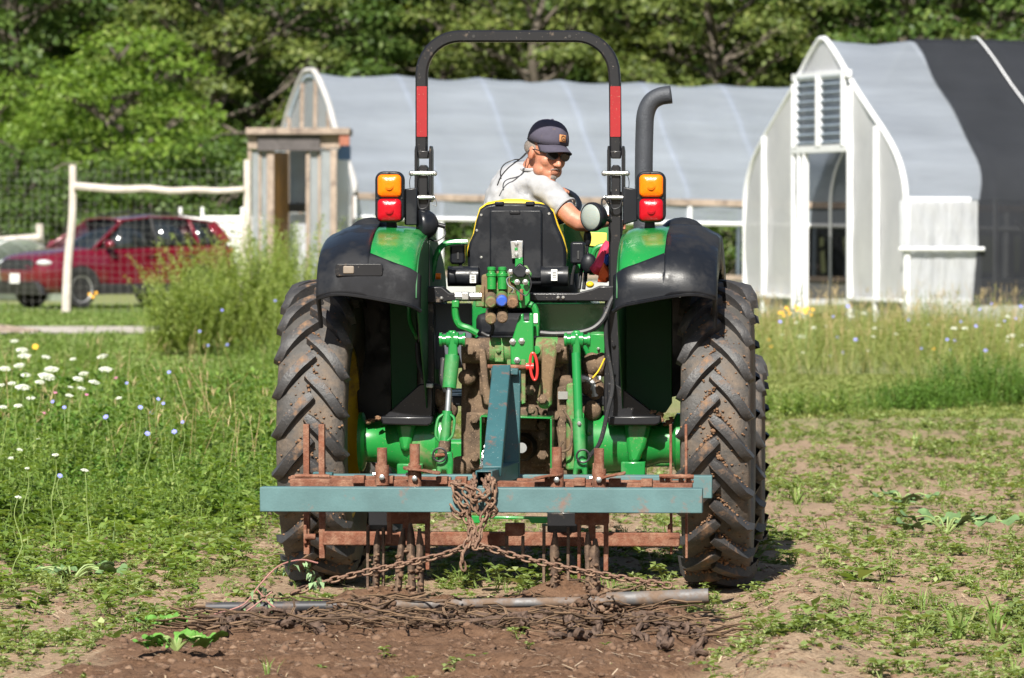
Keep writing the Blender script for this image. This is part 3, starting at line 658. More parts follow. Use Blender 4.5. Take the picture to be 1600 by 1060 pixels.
def ztopL(y): return prof_eval(pfL, abs(1-2*y/lw))
for a in range(7):
    y0 = lw*a/7+.03; y1 = lw*(a+1)/7-.03; rows = [[Vector((.02, y, z)) for z in (0, 1.3, max(1.4, ztopL(y)-.1))] for y in (y0, (y0+y1)/2, y1)]
    MB().grid(rows).build('end_panel', M['film_end'], lg)
    MB().bar((-.03, y0, 0), (-.03, y0, max(.5, ztopL(y0)-.1)), .06, .08, (1, 0, 0)).build('end_batten', M['wood_grey'], lg)
MB().tube(arch(pfL, lw, -.03, .05), .07, 8).build('end_hoop', surf('pale_worn_film', (.42, .41, .40), .7, 0, .2, 4), lg)
rows = [[Vector((.02, y, 2.3)), Vector((.02, y, ztopL(y)))] for y in [lw*i/20 for i in range(21)]]
MB().grid(rows).build('gable_panel', M['polycarb'], lg)
# porch, set square to the view; built from boards
LGI = (Matrix.Translation(lg.location) @ lg.rotation_euler.to_matrix().to_4x4()).inverted()
def wbox(px0, px1, py0, py1, D, th, name, mat, skew=0, bevel=.01):
    a = at(px0, py1, D); b = at(px1, py1, D+skew); c = at(px1, py0, D+skew); d = at(px0, py0, D); c.z = d.z; b.z = a.z
    mb = MB().prism([a, b, c, d], (0, th, 0)); mb.v = [tuple(LGI @ Vector(v)) for v in mb.v]
    return mb.build(name, mat, lg, bevel)
PD = 111.0
for a, b, mt, nm, dd in ((387, 393, 'wood_grey', 'porch_post', 0), (394, 404, 'polycarb', 'porch_panel', .05), (404, 408, 'wood_grey', 'porch_batten', 0), (409, 417, 'polycarb', 'porch_panel', .05), (417, 428, 'wood_grey', 'porch_post', -.03),
     (478, 484, 'wood_grey', 'porch_post', -.03), (485, 497, 'polycarb', 'porch_panel', .05), (497, 501, 'wood_grey', 'porch_batten', 0), (502, 516, 'polycarb', 'porch_panel', .05), (516, 526, 'wood_grey', 'porch_post', -.03)):
    wbox(a, b, 234, 484, PD+dd, .08, nm, M[mt])
wbox(428, 451, 238, 484, PD+.1, .05, 'door_board', M['wood_orange'], 1.0)
wbox(452, 478, 236, 325, PD+1.6, .03, 'inner_film', M['film']); wbox(450, 480, 318, 332, PD+1.5, .08, 'inner_rail', M['wood_dark']); wbox(452, 478, 334, 484, PD+1.6, .03, 'inner_film', M['curtain'])
wbox(402, 500, 211, 236, PD-.12, .1, 'header_board', M['wood_dark']); wbox(387, 402, 211, 233, PD-.05, .1, 'header_end', M['wood_grey']); wbox(500, 532, 208, 232, PD-.03, .1, 'header_end', M['wood_grey'])
wbox(384, 546, 200, 210, PD-.25, 2.2, 'porch_roof', M['wood_grey']); wbox(530, 546, 210, 228, PD-.2, .2, 'roof_bracket', surf('red_brown_board', (.3, .11, .07), .8))
wbox(526, 545, 236, 484, PD+.1, .04, 'side_panel', M['film_end'], 3.2)
wbox(528, 548, 228, 250, PD+.35, .03, 'tarp_scrap', surf('blue_tarp', (.06, .14, .32), .6), .6)

# ================================================================== fence, boards, trailer, tunnel
M['post'] = surf('bleached_cedar', (.52, .47, .42), .9, 0, .18, 4, bmp=.5, bs=14)
M['wire'] = surf('fence_wire', (.19, .19, .18), .5, .4)
fe = thing('fence', 'deer fence of bleached cedar poles and wire mesh beside red car', 'fence', (gx(110, 106), 106, 0)); fo = fe.location.copy()
def fpt(px, py, D): return at(px, py, D)-fo
for pxs in ((110, 258), (383, 250), (-150, 262)):
    p = fpt(pxs[0], pxs[1], 106); q = [(p.x-.1, 0, -.2), (p.x-.06, .02, 1.), (p.x+.04, 0, 2.), (p.x+.05, 0, p.z)]
    MB().tube(spline(q, 3), [.1, .097, .094, .09, .088, .086, .084, .082, .08, .08], 9).build('post', M['post'], fe)
for a, b in (((116, 291), (381, 296)),):
    q = [fpt(a[0]+(b[0]-a[0])*k/7, a[1]+(b[1]-a[1])*k/7+[0, 3, 5, 2, 6, 3, 4, 0][k]*.8, 105.9) for k in range(8)]; MB().tube(spline(q, 3), [.085-.0012*i for i in range(22)], 8).build('rail', M['post'], fe)
wm = MB()
xa, xb = fpt(-150, 300, 106).x, fpt(383, 300, 106).x; zt = fpt(0, 262, 106).z
n = int((xb-xa)/.165)
for i in range(n): x = xa+i*.165; wm.bar((x, .12, .0), (x+.02*math.sin(i), .12+.03*math.sin(i*.7), zt+.03*math.sin(i*.5)), .0045, .0045, (0, 1, 0))
for k in range(19): wm.tube([(xa+(xb-xa)*i/14, .12, zt*(k+.5)/19+.03*math.sin(i*1.3+k)) for i in range(15)], .0024, 4)
wm.build('wire_mesh', M['wire'], fe)
f2 = thing('fence_rail', 'low pole rail on a short post at the left picture edge', 'fence', (gx(60, 132), 132, 0)); o2 = f2.location.copy()
p = at(62, 350, 132)-o2; MB().tube([(p.x, 0, -.2), (p.x+.02, 0, p.z/2), (p.x, 0, p.z)], .1, 8).build('post', M['post'], f2)
MB().tube([at(-90, 380, 131.8)-o2, at(-20, 377, 131.8)-o2, at(64, 371, 131.8)-o2], .09, 8).build('rail', M['post'], f2)
lt = thing('low_tunnel', 'low pale hoop tunnel behind the nose of the red car', 'tunnel', (gx(30, 124), 124, 0), (0, 0, R(25)))
rows = [[Vector((math.cos(math.pi*j/14)*1.25, y+.0, math.sin(math.pi*j/14)*1.5)) for j in range(15)] for y in (0, .8, 1.6, 2.4, 3.2, 4, 5)]
MB().grid(rows).build('film', film('tunnel_film', (.55, .62, .58), .4, .25), lt, smooth=60)
for y in (0, 1.6, 3.2, 5): MB().tube([(math.cos(math.pi*j/14)*1.27, y, math.sin(math.pi*j/14)*1.52) for j in range(15)], .025, 6).build('hoop', M['galv'], lt)
wt = thing('trailer', 'white slat sided utility trailer behind the red car', 'trailer', (gx(345, 127), 127, 0), (0, 0, R(-6)))
M['trailer_white'] = surf('white_trailer_paint', (.8, .8, .8), .4, 0, .05, 3)
for k in range(6): MB().box((.12, 0, 1.0+k*.2), (2.3, .05, .17)).build('side_board', M['trailer_white'], wt, .02)
MB().box((.12, 1.0, 1.5), (2.26, 1.9, 1.1)).build('load_bed', M['trailer_white'], wt, .02)
MB().box((.12, 1.0, .8), (2.3, 1.9, .12)).build('deck', M['blackpaint'], wt)
for x in (-1.0, -.45, .55): MB().bar((x, -.06, .9), (x, -.06, 2.3), .07, .07, (1, 0, 0)).build('stake', M['trailer_white'], wt, .01)
for x in (-.5, .6):
    for y in (.05, 1.9): MB().lathe([(.2, -.09), (.34, -.1), (.36, 0), (.34, .1), (.2, .09)], (x, y, .36), (0, 1, 0), 18).build('wheel', M['hose'], wt)
bd = thing('board_pile', 'grey boards lying by the gravel track at left edge', 'boards', (gx(-5, 84), 84, .03))
for k in range(4): MB().bar((-.6+.05*k, k*.12, .05+.05*k), (.5+.06*k, -.3+k*.14, .05), .1, .03).build('board', M['wood_grey'], bd)

# ================================================================== red car
M['carred'] = surf('crimson_car_paint', (.16, .005, .018), .22, .25, .05, 2, coat=1.)
M['carglass'] = surf('tinted_car_glass', (.012, .016, .018), .06, 0, .05, 3); M['carglass'].node_tree.nodes['Principled BSDF'].inputs['Specular IOR Level'].default_value = 1.
M['carblack'] = surf('black_car_trim', (.02, .02, .022), .5); M['chrome'] = surf('bright_trim', (.8, .8, .82), .12, 1.)
M['headlamp'] = surf('headlamp_lens', (.75, .78, .8), .08, .3); M['tail'] = surf('tail_lamp', (.5, .02, .02), .15)
th = R(37)
car_ = 0
car = thing('parked_car', 'dark red sport utility car parked behind the wire fence', 'car', (gx(182, 113), 113, .02), (0, 0, math.pi+th)); car.scale = (1.12, 1.14, 1.2)
def carbody():
    st = [(-2.28, .55, .95, .78), (-2.22, .42, 1.14, .86), (-2.0, .3, 1.2, .91), (-1.2, .27, 1.17, .93), (0, .27, 1.13, .925), (.9, .27, 1.1, .925), (1.3, .27, 1.075, .92), (1.8, .28, 1.02, .90), (2.08, .32, .96, .85), (2.22, .4, .88, .76), (2.3, .5, .76, .62)]
    rows = []
    for x, zb, zt, w in st:
        h = [(0, zb), (.8*w, zb), (.96*w, zb+.1), (w, .62), (.995*w, .78), (.965*w, zt-.1), (.9*w, zt-.02), (.7*w, zt+.01), (.35*w, zt+.03), (0, zt+.035)]
        rows.append([Vector((x, y, z)) for y, z in h]+[Vector((x, -y, z)) for y, z in h[-2:0:-1]])
    mb = MB(); mb.grid(rows, closed=True); n = len(rows[0])
    mb.add(rows[0], [tuple(range(n))]); mb.add(rows[-1], [tuple(range(n))]); return mb
b = carbody().build('body', M['carred'], car, smooth=50)
BL = [(1.12, 1.10), (.72, 1.12), (-.42, 1.15), (-1.35, 1.18), (-2.12, 1.19)]
belt = lambda x, s: Vector((x, s*.865, np.interp(x, [-2.2, -1.3, 1.1], [1.185, 1.17, 1.085])))
rf = lambda x, s: Vector((x, s*(.60 if x > -1.4 else .57), np.interp(x, [-1.85, -1.2, -.4, .28], [1.56, 1.645, 1.665, 1.60])))
roof = MB(); rows = [[Vector((x, y*rf(x, 1).y, rf(x, 1).z+.045*(1-abs(y)**2.2))) for y in (-1.06, -.9, -.5, 0, .5, .9, 1.06)] for x in (.36, .28, -.4, -1.2, -1.75, -1.95)]
roof.grid(rows); roof.build('roof', M['carred'], car, solid=.03, smooth=60)
def pane(pts, name, mat=None, th=.015): mb = MB(); mb.add(pts, [tuple(range(len(pts)))]); return mb.build(name, mat or M['carglass'], car, solid=th)
pane([belt(1.1, .93), belt(1.1, -.93), rf(.3, -1), rf(.3, 1)], 'windshield')
pane([belt(-2.1, .9), belt(-2.1, -.9), rf(-1.9, -1), rf(-1.9, 1)], 'rear_window')
for s in (1, -1):
    pane([belt(.82, s), belt(-.36, s), rf(-.36, s), rf(.2, s)], 'side_window'); pane([belt(-.44, s), belt(-1.32, s), rf(-1.25, s), rf(-.44, s)], 'side_window'); pane([belt(-1.4, s), belt(-1.92, s), rf(-1.65, s), rf(-1.33, s)], 'quarter_window')
    for (x0, x1, w) in ((1.08, .26, .07), (-.4, -.4, .06), (-1.36, -1.29, .07), (-2.05, -1.85, .2)):
        MB().bar(belt(x0, s*.99), rf(x1, s*1.0), w, .05, (0, s, 0)).build('pillar', M['carred'] if w != .06 else M['carblack'], car, .01)
    MB().tube([rf(.1, s*1.0)+Vector((0, 0, .07)), rf(-.6, s)+Vector((0, 0, .1)), rf(-1.6, s)+Vector((0, 0, .08))], .02, 6).build('roof_rail', M['carblack'], car)
    mr = MB().ball((.82, s*1.02, 1.17), (.1, .12, .08)).build('mirror', M['carred'], car); MB().bar((.8, s*.88, 1.12), (.82, s*1.0, 1.12), .05, .05).build('mirror_arm', M['carblack'], mr)
    for x0, x1 in ((.78, -.38), (-.42, -1.3)):
        dr = MB().prism([(x0, s*.925, .45), (x1, s*.93, .45), (x1, s*.905, 1.06), (x0, s*.90, 1.03)], (0, s*.012, 0)).build('door', M['carred'], car, .006)
        MB().bar((x1+.08, s*.945, .97), (x1+.3, s*.945, .96), .03, .03).build('door_handle', M['carred'], dr, .005)
    MB().bar((1.1, s*.93, .36), (-1.0, s*.935, .36), .04, .2).build('sill_trim', M['carblack'], car, .01)
    for x in (1.42, -1.36):
        arcp = [Vector((x+math.cos(a)*.43, s*.915, .36+math.sin(a)*.43)) for a in [math.pi*k/12-.12 for k in range(13)]]+[Vector((x+math.cos(a)*.32, s*.915, .36+math.sin(a)*.32)) for a in [math.pi*(12-k)/12-.12 for k in range(13)]]
        MB().prism(arcp, (0, s*.05, 0)).build('arch_trim', M['carblack'], car)
        wl = MB().lathe([(.24, -.1), (.33, -.11), (.36, -.07), (.36, .07), (.33, .11), (.24, .1)], (x, s*.85, .36), (0, s, 0), 28).build('tyre', M['hose'], car)
        rm = MB().lathe([(.02, .07), (.1, .08), (.22, .085), (.24, .1), (.25, .03)], (x, s*.86, .36), (0, s, 0), 24).build('rim', M['galv'], wl)
    hl = MB().ball((2.06, s*.68, .83), (.2, .17, .075), 12, 8).build('headlight', M['headlamp'], car)
    MB().ball((2.18, s*.62, .56), (.07, .1, .05), 10, 7).build('fog_light', M['chrome'], car); MB().ball((2.2, s*.6, .68), (.06, .06, .04), 10, 7).build('lamp_unit', M['chrome'], car)
    MB().ball((-2.14, s*.74, 1.05), (.12, .16, .06), 10, 7).build('tail_light', M['tail'], car)
MB().prism([(2.18, -.55, .70), (2.18, .55, .70), (2.2, .6, .82), (2.16, .42, .9), (2.16, -.42, .9), (2.2, -.6, .82)], (.12, 0, 0)).build('grille', M['carblack'], car, .01)
MB().prism([(2.1, -.78, .26), (2.1, .78, .26), (2.16, .7, .5), (2.16, -.7, .5)], (.15, 0, 0)).build('lower_bumper', M['carblack'], car, .02)
MB().box((2.34, 0, .55), (.02, .34, .18)).build('number_plate', M['white_label'], car, .005)
MB().lathe([(.06, 0), (.065, .01), (.05, .02)], (2.28, 0, .8), (1, 0, 0), 18).build('badge', M['chrome'], car)

# ================================================================== THE TRACTOR
tr = thing('tractor', 'green utility tractor with folding roll bar seen from behind', 'tractor', TO, (0, 0, YAW))
def plate(pxs, yl, th, name, mat, parent=tr, bevel=.004, smooth=38): return MB().prism([T(x, y, yl) for x, y in pxs], (0, th, 0)).build(name, mat, parent, bevel, smooth)
def rrect(x0, y0, x1, y1, r, n=5):
    out = []
    for cx, cy, a0 in ((x1-r, y0+r, -90), (x1-r, y1-r, 0), (x0+r, y1-r, 90), (x0+r, y0+r, 180)):
        for k in range(n+1): a = R(a0+90*k/n); out.append((cx+r*math.cos(a), cy+r*math.sin(a)))
    return out
def rod(p, q, r, name, mat, parent=tr, n=14, r2=None, bevel=0): return MB().cyl(p, q, r, r2, n).build(name, mat, parent, bevel)
def hose(pts, r, name, mat, parent=tr, n=8, sp=6): return MB().tube(spline([T(*p) for p in pts], sp), r, n).build(name, mat, parent)
def bolt(px, py, yl, r=.011, parent=tr, mat=None, h=.014):
    p = T(px, py, yl); return MB().lathe([(r*1.35, 0), (r*1.35, .004), (r, .004), (r, h), (r*.7, h+.002)], p, (0, -1, 0), 6).build('bolt', mat or M['steel'], parent)
# ---------------- wheels
def lug_mesh(s, R0, hw, h, n, drop, name, mat):
    rows = []
    for i in range(7):
        t = i/6; x = s*(-.014+t*(hw+.012)); ph = -(drop*t-.09*drop*math.sin(math.pi*t)); tx = s*(hw+.012); tp = -drop*R0*(1-.28*math.cos(math.pi*t)); L = math.hypot(tx, tp); nx_, np_ = -tp/L, tx/L
        if s < 0: nx_, np_ = -nx_, -np_
        rb = R0-.012-(.035*(x/hw)**2); rt = R0+h-(.045*abs(x/hw)**3); wb = .032-.003*t; wt = .0225-.001*t
        if i == 6: rt = R0-.03; rb = R0-.07
        if i == 0: wb *= .8; wt *= .75; rt -= .004
        P = lambda w, r: Vector((x+nx_*w, -r*math.cos(ph+np_*w/R0), r*math.sin(ph+np_*w/R0)))
        rows.append([P(-wb, rb), P(-wt, rt), P(0, rt+.004), P(wt, rt), P(wb, rb)])
    mb = MB(); mb.grid(rows); mb.add(rows[0], [(0, 1, 2, 3, 4)]); mb.add(rows[-1], [(4, 3, 2, 1, 0)]); return mb.mesh(name, mat, 50)
def wheel(name, x, yl, Rr, hw, nl, label, dishside, mudn):
    w = thing(name, label, None, (x, yl, Rr-.012)); del_ = w
    w.parent = tr
    R0 = Rr-.042; k = Rr/.75
    tp = [(.40*k, -.78*hw), (.46*k, -.95*hw), (.56*k, -1.0*hw), (.64*k, -.98*hw), (R0-.03, -.92*hw), (R0-.008, -.6*hw), (R0, 0), (R0-.008, .6*hw), (R0-.03, .92*hw), (.64*k, .98*hw), (.56*k, 1.0*hw), (.46*k, .95*hw), (.40*k, .78*hw)]
    MB().lathe(tp, (0, 0, 0), (1, 0, 0), 72, caps=False).build('tyre', M['rubber'], w, smooth=60)
    rp = [(.43*k, -.80*hw), (.40*k, -.78*hw), (.385*k, -.6*hw), (.36*k, -.4*hw), (.36*k, .4*hw), (.385*k, .6*hw), (.40*k, .78*hw), (.43*k, .80*hw)]
    rim = MB().lathe(rp, (0, 0, 0), (1, 0, 0), 48, caps=False).build('rim', M['yellow'], w, solid=.012)
    d = dishside; MB().lathe([(.10, .0), (.2, .02*d), (.28*k, .05*d), (.362*k, .06*d)], (-.02*d, 0, 0), (1, 0, 0), 40, caps=True).build('wheel_disc', M['yellow'], rim)
    for q in range(8): a = q*math.pi/4; MB().cyl((-.05*d, math.cos(a)*.15, math.sin(a)*.15), (.04*d, math.cos(a)*.15, math.sin(a)*.15), .016, n=6).build('wheel_nut', M['steel'], rim)
    ms = {s: lug_mesh(s, R0, hw*1.0, .042, nl, .205/R0, 'lug', M['lug']) for s in (-1, 1)}
    mp = []; msz = []
    for s in (-1, 1):
        for i in range(nl):
            a = 2*math.pi*(i+(.5 if s > 0 else 0))/nl; piece('lug', ms[s], w, Matrix.Rotation(-a, 4, 'X'))
            for q in range(mudn):
                t = rr(.0, 1); ph = a-(.205/R0)*t+rr(.035, .075)+.01; r = R0+rr(-.004, .018)-.035*t*t; xx = s*(t*hw*.95)
                mp.append((xx, -r*math.cos(ph), r*math.sin(ph))); msz.append(rr(.004, .011)*(1 if rr(0, 1) < .9 else 1.8))
    for q in range(mudn*12):
        ph = rr(0, 6.28); xx = rr(-hw, hw)*.95; r = R0+.003-.03*(xx/hw)**2; mp.append((xx, -r*math.cos(ph), r*math.sin(ph))); msz.append(rr(.003, .010))
    if mp:
        o = clods('mud', np.array(mp), np.array(msz), M['mudclod'], w); o['kind'] = 'stuff'
    return w
wheel('rear_wheel', -.955, 0, .75, .168, 22, 'left rear wheel with grey muddy tread', -1, 24)
wheel('rear_wheel', .975, 0, .75, .168, 22, 'right rear wheel caked with brown mud', 1, 60)
wheel('front_wheel', -.92, 2.15, .55, .15, 18, 'left front wheel', -1, 3)
wheel('front_wheel', 1.0, 2.15, .55, .15, 18, 'right front wheel', 1, 6)
# ---------------- fenders
FP = [(-.80, 1.40), (-.795, 1.46), (-.77, 1.525), (-.70, 1.60), (-.57, 1.66), (-.35, 1.71), (-.1, 1.73), (.2, 1.725), (.5, 1.66), (.8, 1.55), (.95, 1.4)]
FPd = [(v.x, v.z) for v in spline([(a, 0, z) for a, z in FP], 4)]
def fpt_(u):
    f = max(0, min(.9999, u))*(len(FPd)-1); i = int(f); t = f-i; a, b = FPd[i], FPd[i+1]; return a[0]+(b[0]-a[0])*t, a[1]+(b[1]-a[1])*t
def fender(s, xin, xout):
    def pt(u, v, out=0.):
        y, z = fpt_(u); x = xin+(xout-xin)*min(v, 1)
        dz = .045*max(0, (v-.72)/.28)**2.2 if v <= 1 else .045+(v-1)*.16
        dz += .03*max(0, (.12-v)/.12)**2 - .018*math.sin(math.pi*min(v, 1))
        lipd = .03*math.cos(v*2.6+.3)*max(0, 1-u*9)
        ny, nz = y-.1, z-.8; L = math.hypot(ny, nz); return Vector((x+(out if v > .95 else 0)*(1 if xout > 0 else -1), y+ny/L*(out-dz), z-lipd+nz/L*(out-dz)))
    us = [k/40 for k in range(41)]; vs_ = [k/16 for k in range(17)]
    g = MB().grid([[pt(u, v) for v in vs_[:12]] for u in us]).build('fender', M['green_clean'], tr, solid=.006, smooth=60)
    def ue(v):
        if v < .50: return .215+.085*(v/.5)**1.4
        return .30+(1-.30)*min(1, ((v-.50)/.07)**.6)
    vv = [-.03, 0, .03, .07, .12, .18, .24, .3, .36, .42, .47, .5, .505, .515, .53, .55, .57, .62, .68, .75, .82, .88, .93, .97, 1, 1.25, 1.6, 2.0]
    rows = [[pt(ue(max(0, v))*k/30 - (.0), v, .012) for v in vv] for k in range(31)]
    ext = MB().grid(rows).build('fender_extension', M['black'], g, solid=.008, smooth=60)
    # rolled lip and plastic bulge on top, cap behind
    MB().tube([pt(0, v, .006) for v in vv], .011, 6).build('fender_lip', M['black'], g)
    c = pt(.62, .62, -.03); MB().ball(c, (.11, .14, .075)).build('fender_bulge', M['black'], g)
    # inner side wall of the wheel arch
    sw = [Vector((xin, y, z-.02)) for y, z in FPd[2:]]+[Vector((xin, .95, .62)), Vector((xin, .5, .62)), Vector((xin, -.05, .72)), Vector((xin, -.3, .95))]
    MB().prism(sw, (-s*.0+.006*s, 0, 0)).build('wheel_arch_wall', M['painted_shade_green'], g)
    return g
fxL = (T(657, 420, -.6).x, T(505, 420, -.6).x); fxR = (T(966, 420, -.6).x, T(1116, 420, -.6).x)
fl = fender(-1, *fxL); fr = fender(1, *fxR)
# wheel arch liners (closing panels ahead of the axle); the liners' green has deep shade painted in
plate([(608, 455), (652, 455), (652, 640), (630, 650), (612, 645)], .10, .02, 'arch_liner', M['painted_shade_green'], fl); plate([(545, 470), (612, 455), (612, 690), (565, 700)], .34, .02, 'arch_shield', M['black'], fl)
plate([(966, 455), (1050, 455), (1050, 630), (1040, 645), (985, 655), (966, 640)], .10, .02, 'arch_liner', M['painted_shade_green'], fr); plate([(1045, 465), (1090, 465), (1075, 615), (1045, 622)], .12, .02, 'arch_shield', M['black'], fr)
plate(rrect(524, 412, 598, 432, 4), -.815, .01, 'lamp_recess', M['blackpaint'], fl); plate(rrect(536, 416, 553, 428, 2), -.82, .008, 'reflector', surf('dusty_reflector', (.22, .18, .14), .5), fl)
# ---------------- roll bar
YB = -.12
up = [(659, 238), (659, 130)]+[(659+60-60*math.cos(R(a)), 117-60*math.sin(R(a))) for a in range(0, 91, 10)]
up += [(960-60+60*math.sin(R(a)), 57+60-60*math.cos(R(a))) for a in range(0, 91, 10)]+[(961, 130), (962, 238)]
def sq_tube(pts, w, d):
    rows = []; n = len(pts)
    for i, p in enumerate(pts):
        t = (pts[min(n-1, i+1)]-pts[max(0, i-1)]); t.y = 0; t.normalize(); nrm = Vector((-t.z, 0, t.x)); c = .009
        rows.append([p+nrm*a*(w/2)+Vector((0, b*d/2, 0)) for a, b in ((-1, -1+c/d*2), (-1+c/w*2, -1), (1-c/w*2, -1), (1, -1+c/d*2), (1, 1-c/d*2), (1-c/w*2, 1), (-1+c/w*2, 1), (-1, 1-c/d*2))])
    mb = MB(); mb.grid(rows, closed=True); mb.add(rows[0], [tuple(range(8))]); mb.add(rows[-1], [tuple(range(8))]); return mb
hoop = sq_tube([T(x, y, YB) for x, y in up], .058, .06).build('roll_bar_hoop', M['blackpaint'], tr, smooth=30)
for px in (740, 890): MB().cyl(T(px, 57, YB-.0305), T(px, 57, YB-.033), .008, n=10).build('bar_hole', M['ink'], hoop)
for x0, x1 in ((651, 667), (953.5, 969.5)): plate(rrect(x0, 135, x1, 214, 1), YB-.034, .003, 'red_reflector', M['red'], hoop, .0)
for cx, sg in ((661, -1), (962, 1)):
    post = sq_tube([T(cx+.5*0, 300, YB), T(cx, 460, YB), T(cx+sg*(-2), 612, YB)], .064, .07).build('roll_bar_post', M['blackpaint'], tr, smooth=30)
    for a, b in ((cx-13.5, cx-9), (cx+9, cx+13.5)): plate([(a, 236), (a+1, 228), (b-1, 228), (b, 236), (b, 312), (b-1, 316), (a+1, 316), (a, 312)], YB-.06, .12, 'hinge_cheek', M['blackpaint'], post)
    plate([(cx-9, 236), (cx+9, 236), (cx+7, 248), (cx-7, 248)], YB-.05, .08, 'hinge_head', M['blackpaint'], post)
    plate([(cx-7, 262), (cx-4, 258), (cx+4, 258), (cx+7, 262), (cx+7, 310), (cx-7, 310)], YB-.045, .08, 'hinge_knuckle', M['blackpaint'], post)
    for py in (271, 309):
        MB().cyl(T(cx-18, py, YB-.055), T(cx+18, py, YB-.055), .0115, n=12).build('hinge_pin', M['steel'], post)
    for s2 in (-18, 18): MB().ball(T(cx+s2, 271, YB-.055), .014, 10, 7).build('pin_head', M['steel'], post)
    MB().bar(T(cx+sg*18, 309, YB-.07), T(cx+sg*17, 330, YB-.07), .012, .012).build('pin_handle', M['steel'], post, .003)
    MB().tube(spline([T(cx+sg*-14, 306, YB-.07), T(cx-sg*20, 312, YB-.07), T(cx-sg*21, 322, YB-.07), T(cx-sg*14, 320, YB-.07)], 5), .0022, 5).build('pin_wire', M['steel'], post)
    MB().tube(spline([T(cx+sg*18, 272, YB-.06), T(cx+sg*21, 285, YB-.06), T(cx+sg*19, 305, YB-.06)], 5), .002, 5).build('pin_chain', M['hose'], post)
    MB().tube(spline([T(cx-9, 310, YB-.07), T(cx-5, 326, YB-.07), T(cx+6, 324, YB-.07), T(cx+10, 312, YB-.07)], 5), .004, 6).build('wire_loop', M['hose'], post)
    # foot bracket on the axle
    if sg < 0: wd_, bs_ = [(597, 654), (655, 601), (676, 598), (676, 655)], [(594, 651), (676, 651), (676, 662), (668, 666), (597, 664)]
    else: wd_, bs_ = [(947, 655), (949, 598), (963, 600), (1030, 652)], [(946, 651), (1033, 650), (1032, 662), (1024, 665), (952, 665)]
    plate(wd_, YB-.09, .05, 'foot_gusset', M['blackpaint'], post, .006); plate(bs_, YB-.14, .28, 'foot_plate', M['blackpaint'], post, .008)
    ex = [T(x, y, YB-.05) for x, y in ([(655, 470), (678, 470), (680, 650), (655, 650)] if sg < 0 else [(945, 470), (968, 470), (968, 650), (943, 650)])]
    MB().prism(ex, (0, .09, 0)).build('lower_post', M['blackpaint'], post, .006)
    for py in (540, 585): bolt(cx+sg*-3, py, YB-.052, .008, post, M['blackpaint'])
mud_ = [(1030, 648, -.2), (1020, 644, -.2), (592, 652, -.2), (1034, 655, -.22), (575, 660, -.12), (582, 657, -.12), (1050, 656, -.1), (1045, 660, -.1), (1040, 662, -.1)]
# tail lamps
for x0, sg in ((586, -1), (994, 1)):
    if sg < 0: out = rrect(x0, 268, x0+45, 348, 13); lx = x0+4
    else: out = rrect(x0, 268, x0+46, 348, 13); lx = x0+5
    hs = plate(out, -.26, .07, 'tail_lamp_housing', M['black'], tr, .008, 50)
    for y0, y1, mt, nm in ((273, 308, 'amber', 'turn_lens'), (311, 346, 'redlens', 'stop_lens')):
        ol = rrect(lx, y0, lx+37, y1, 7); c = sum((T(x, y, -.285) for x, y in ol), Vector())/len(ol); mb = MB()
        r0 = [T(x, y, -.262) for x, y in ol]; r1 = [T(x, y, -.276) for x, y in ol]; r2 = [c+(p-c)*.86+Vector((0, -.008, 0)) for p in r1]; r3 = [c+(p-c)*.4+Vector((0, -.012, 0)) for p in r1]
        mb.grid([r0, r1, r2, r3], closed=True); mb.add(r3, [tuple(range(len(r3)))]); l = mb.build(nm, M[mt], hs, smooth=50)
        MB().lathe([(.02, 0), (.02, .003), (.014, .003), (.014, .006), (.006, .006)], c+Vector((0, -.013, 0)), (0, -1, 0), 20).build('lens_bulb', M[mt], l)
    if sg < 0: br = [(629, 296), (652, 293), (652, 352), (632, 352)]
    else: br = [(973, 292), (996, 296), (996, 345), (973, 352)]
    plate(br, -.2, .05, 'lamp_bracket', M['black'], hs, .006)
    plate([(x0+18 if sg < 0 else x0+14, 345), (x0+32 if sg < 0 else x0+28, 345), (x0+34 if sg < 0 else x0+30, 366), (x0+16 if sg < 0 else x0+12, 366)], -.2, .06, 'lamp_stalk', M['black'], hs)
    for bx, by in ((x0+22, 270), (x0+3, 310), (x0+42, 310), (x0+22, 346)): bolt(bx, by, -.262, .003, hs, M['ink'], .004)
# work lamps
def dome(c, r, d, name, mat, parent): return MB().lathe([(r*math.sin(R(a)), -r*.95*math.cos(R(a))) for a in range(4, 91, 8)]+[(r*1.04, .0), (r*1.04, .02), (r*.98, .025)], c, d, 28).build(name, mat, parent, smooth=50)
c = T(663, 351, -.18); wl_ = dome(c, .072, (-.9, -.25, -.05), 'work_lamp', M['black'], tr); rod(c+Vector((.06, .02, 0)), c+Vector((.10, .02, -.01)), .012, 'lamp_mount', M['blackpaint'], wl_)
MB().tube(spline([c+Vector((.09, .02, -.005)), c+Vector((.10, .01, -.05)), c+Vector((.06, 0, -.08)), c+Vector((.02, .02, -.07))], 5), .004, 6).build('lamp_wire', M['hose'], wl_)
c = T(928, 339, -.25); d = Vector((-.62, -.78, -.03)).normalized(); wl_ = dome(c, .068, d, 'work_lamp', M['black'], tr)
MB().lathe([(.066, .018), (.06, .026), (.035, .034), (.01, .037)], c, d, 28).build('lamp_lens', M['clearlens'], wl_, smooth=60)
rod(c-d*.05, T(953, 345, -.15), .010, 'lamp_mount', M['blackpaint'], wl_); MB().tube(spline([T(955, 345, -.16), T(944, 330, -.2), T(940, 314, -.2), T(946, 312, -.2), T(956, 330, -.18)], 5), .004, 6).build('lamp_wire', M['hose'], wl_)
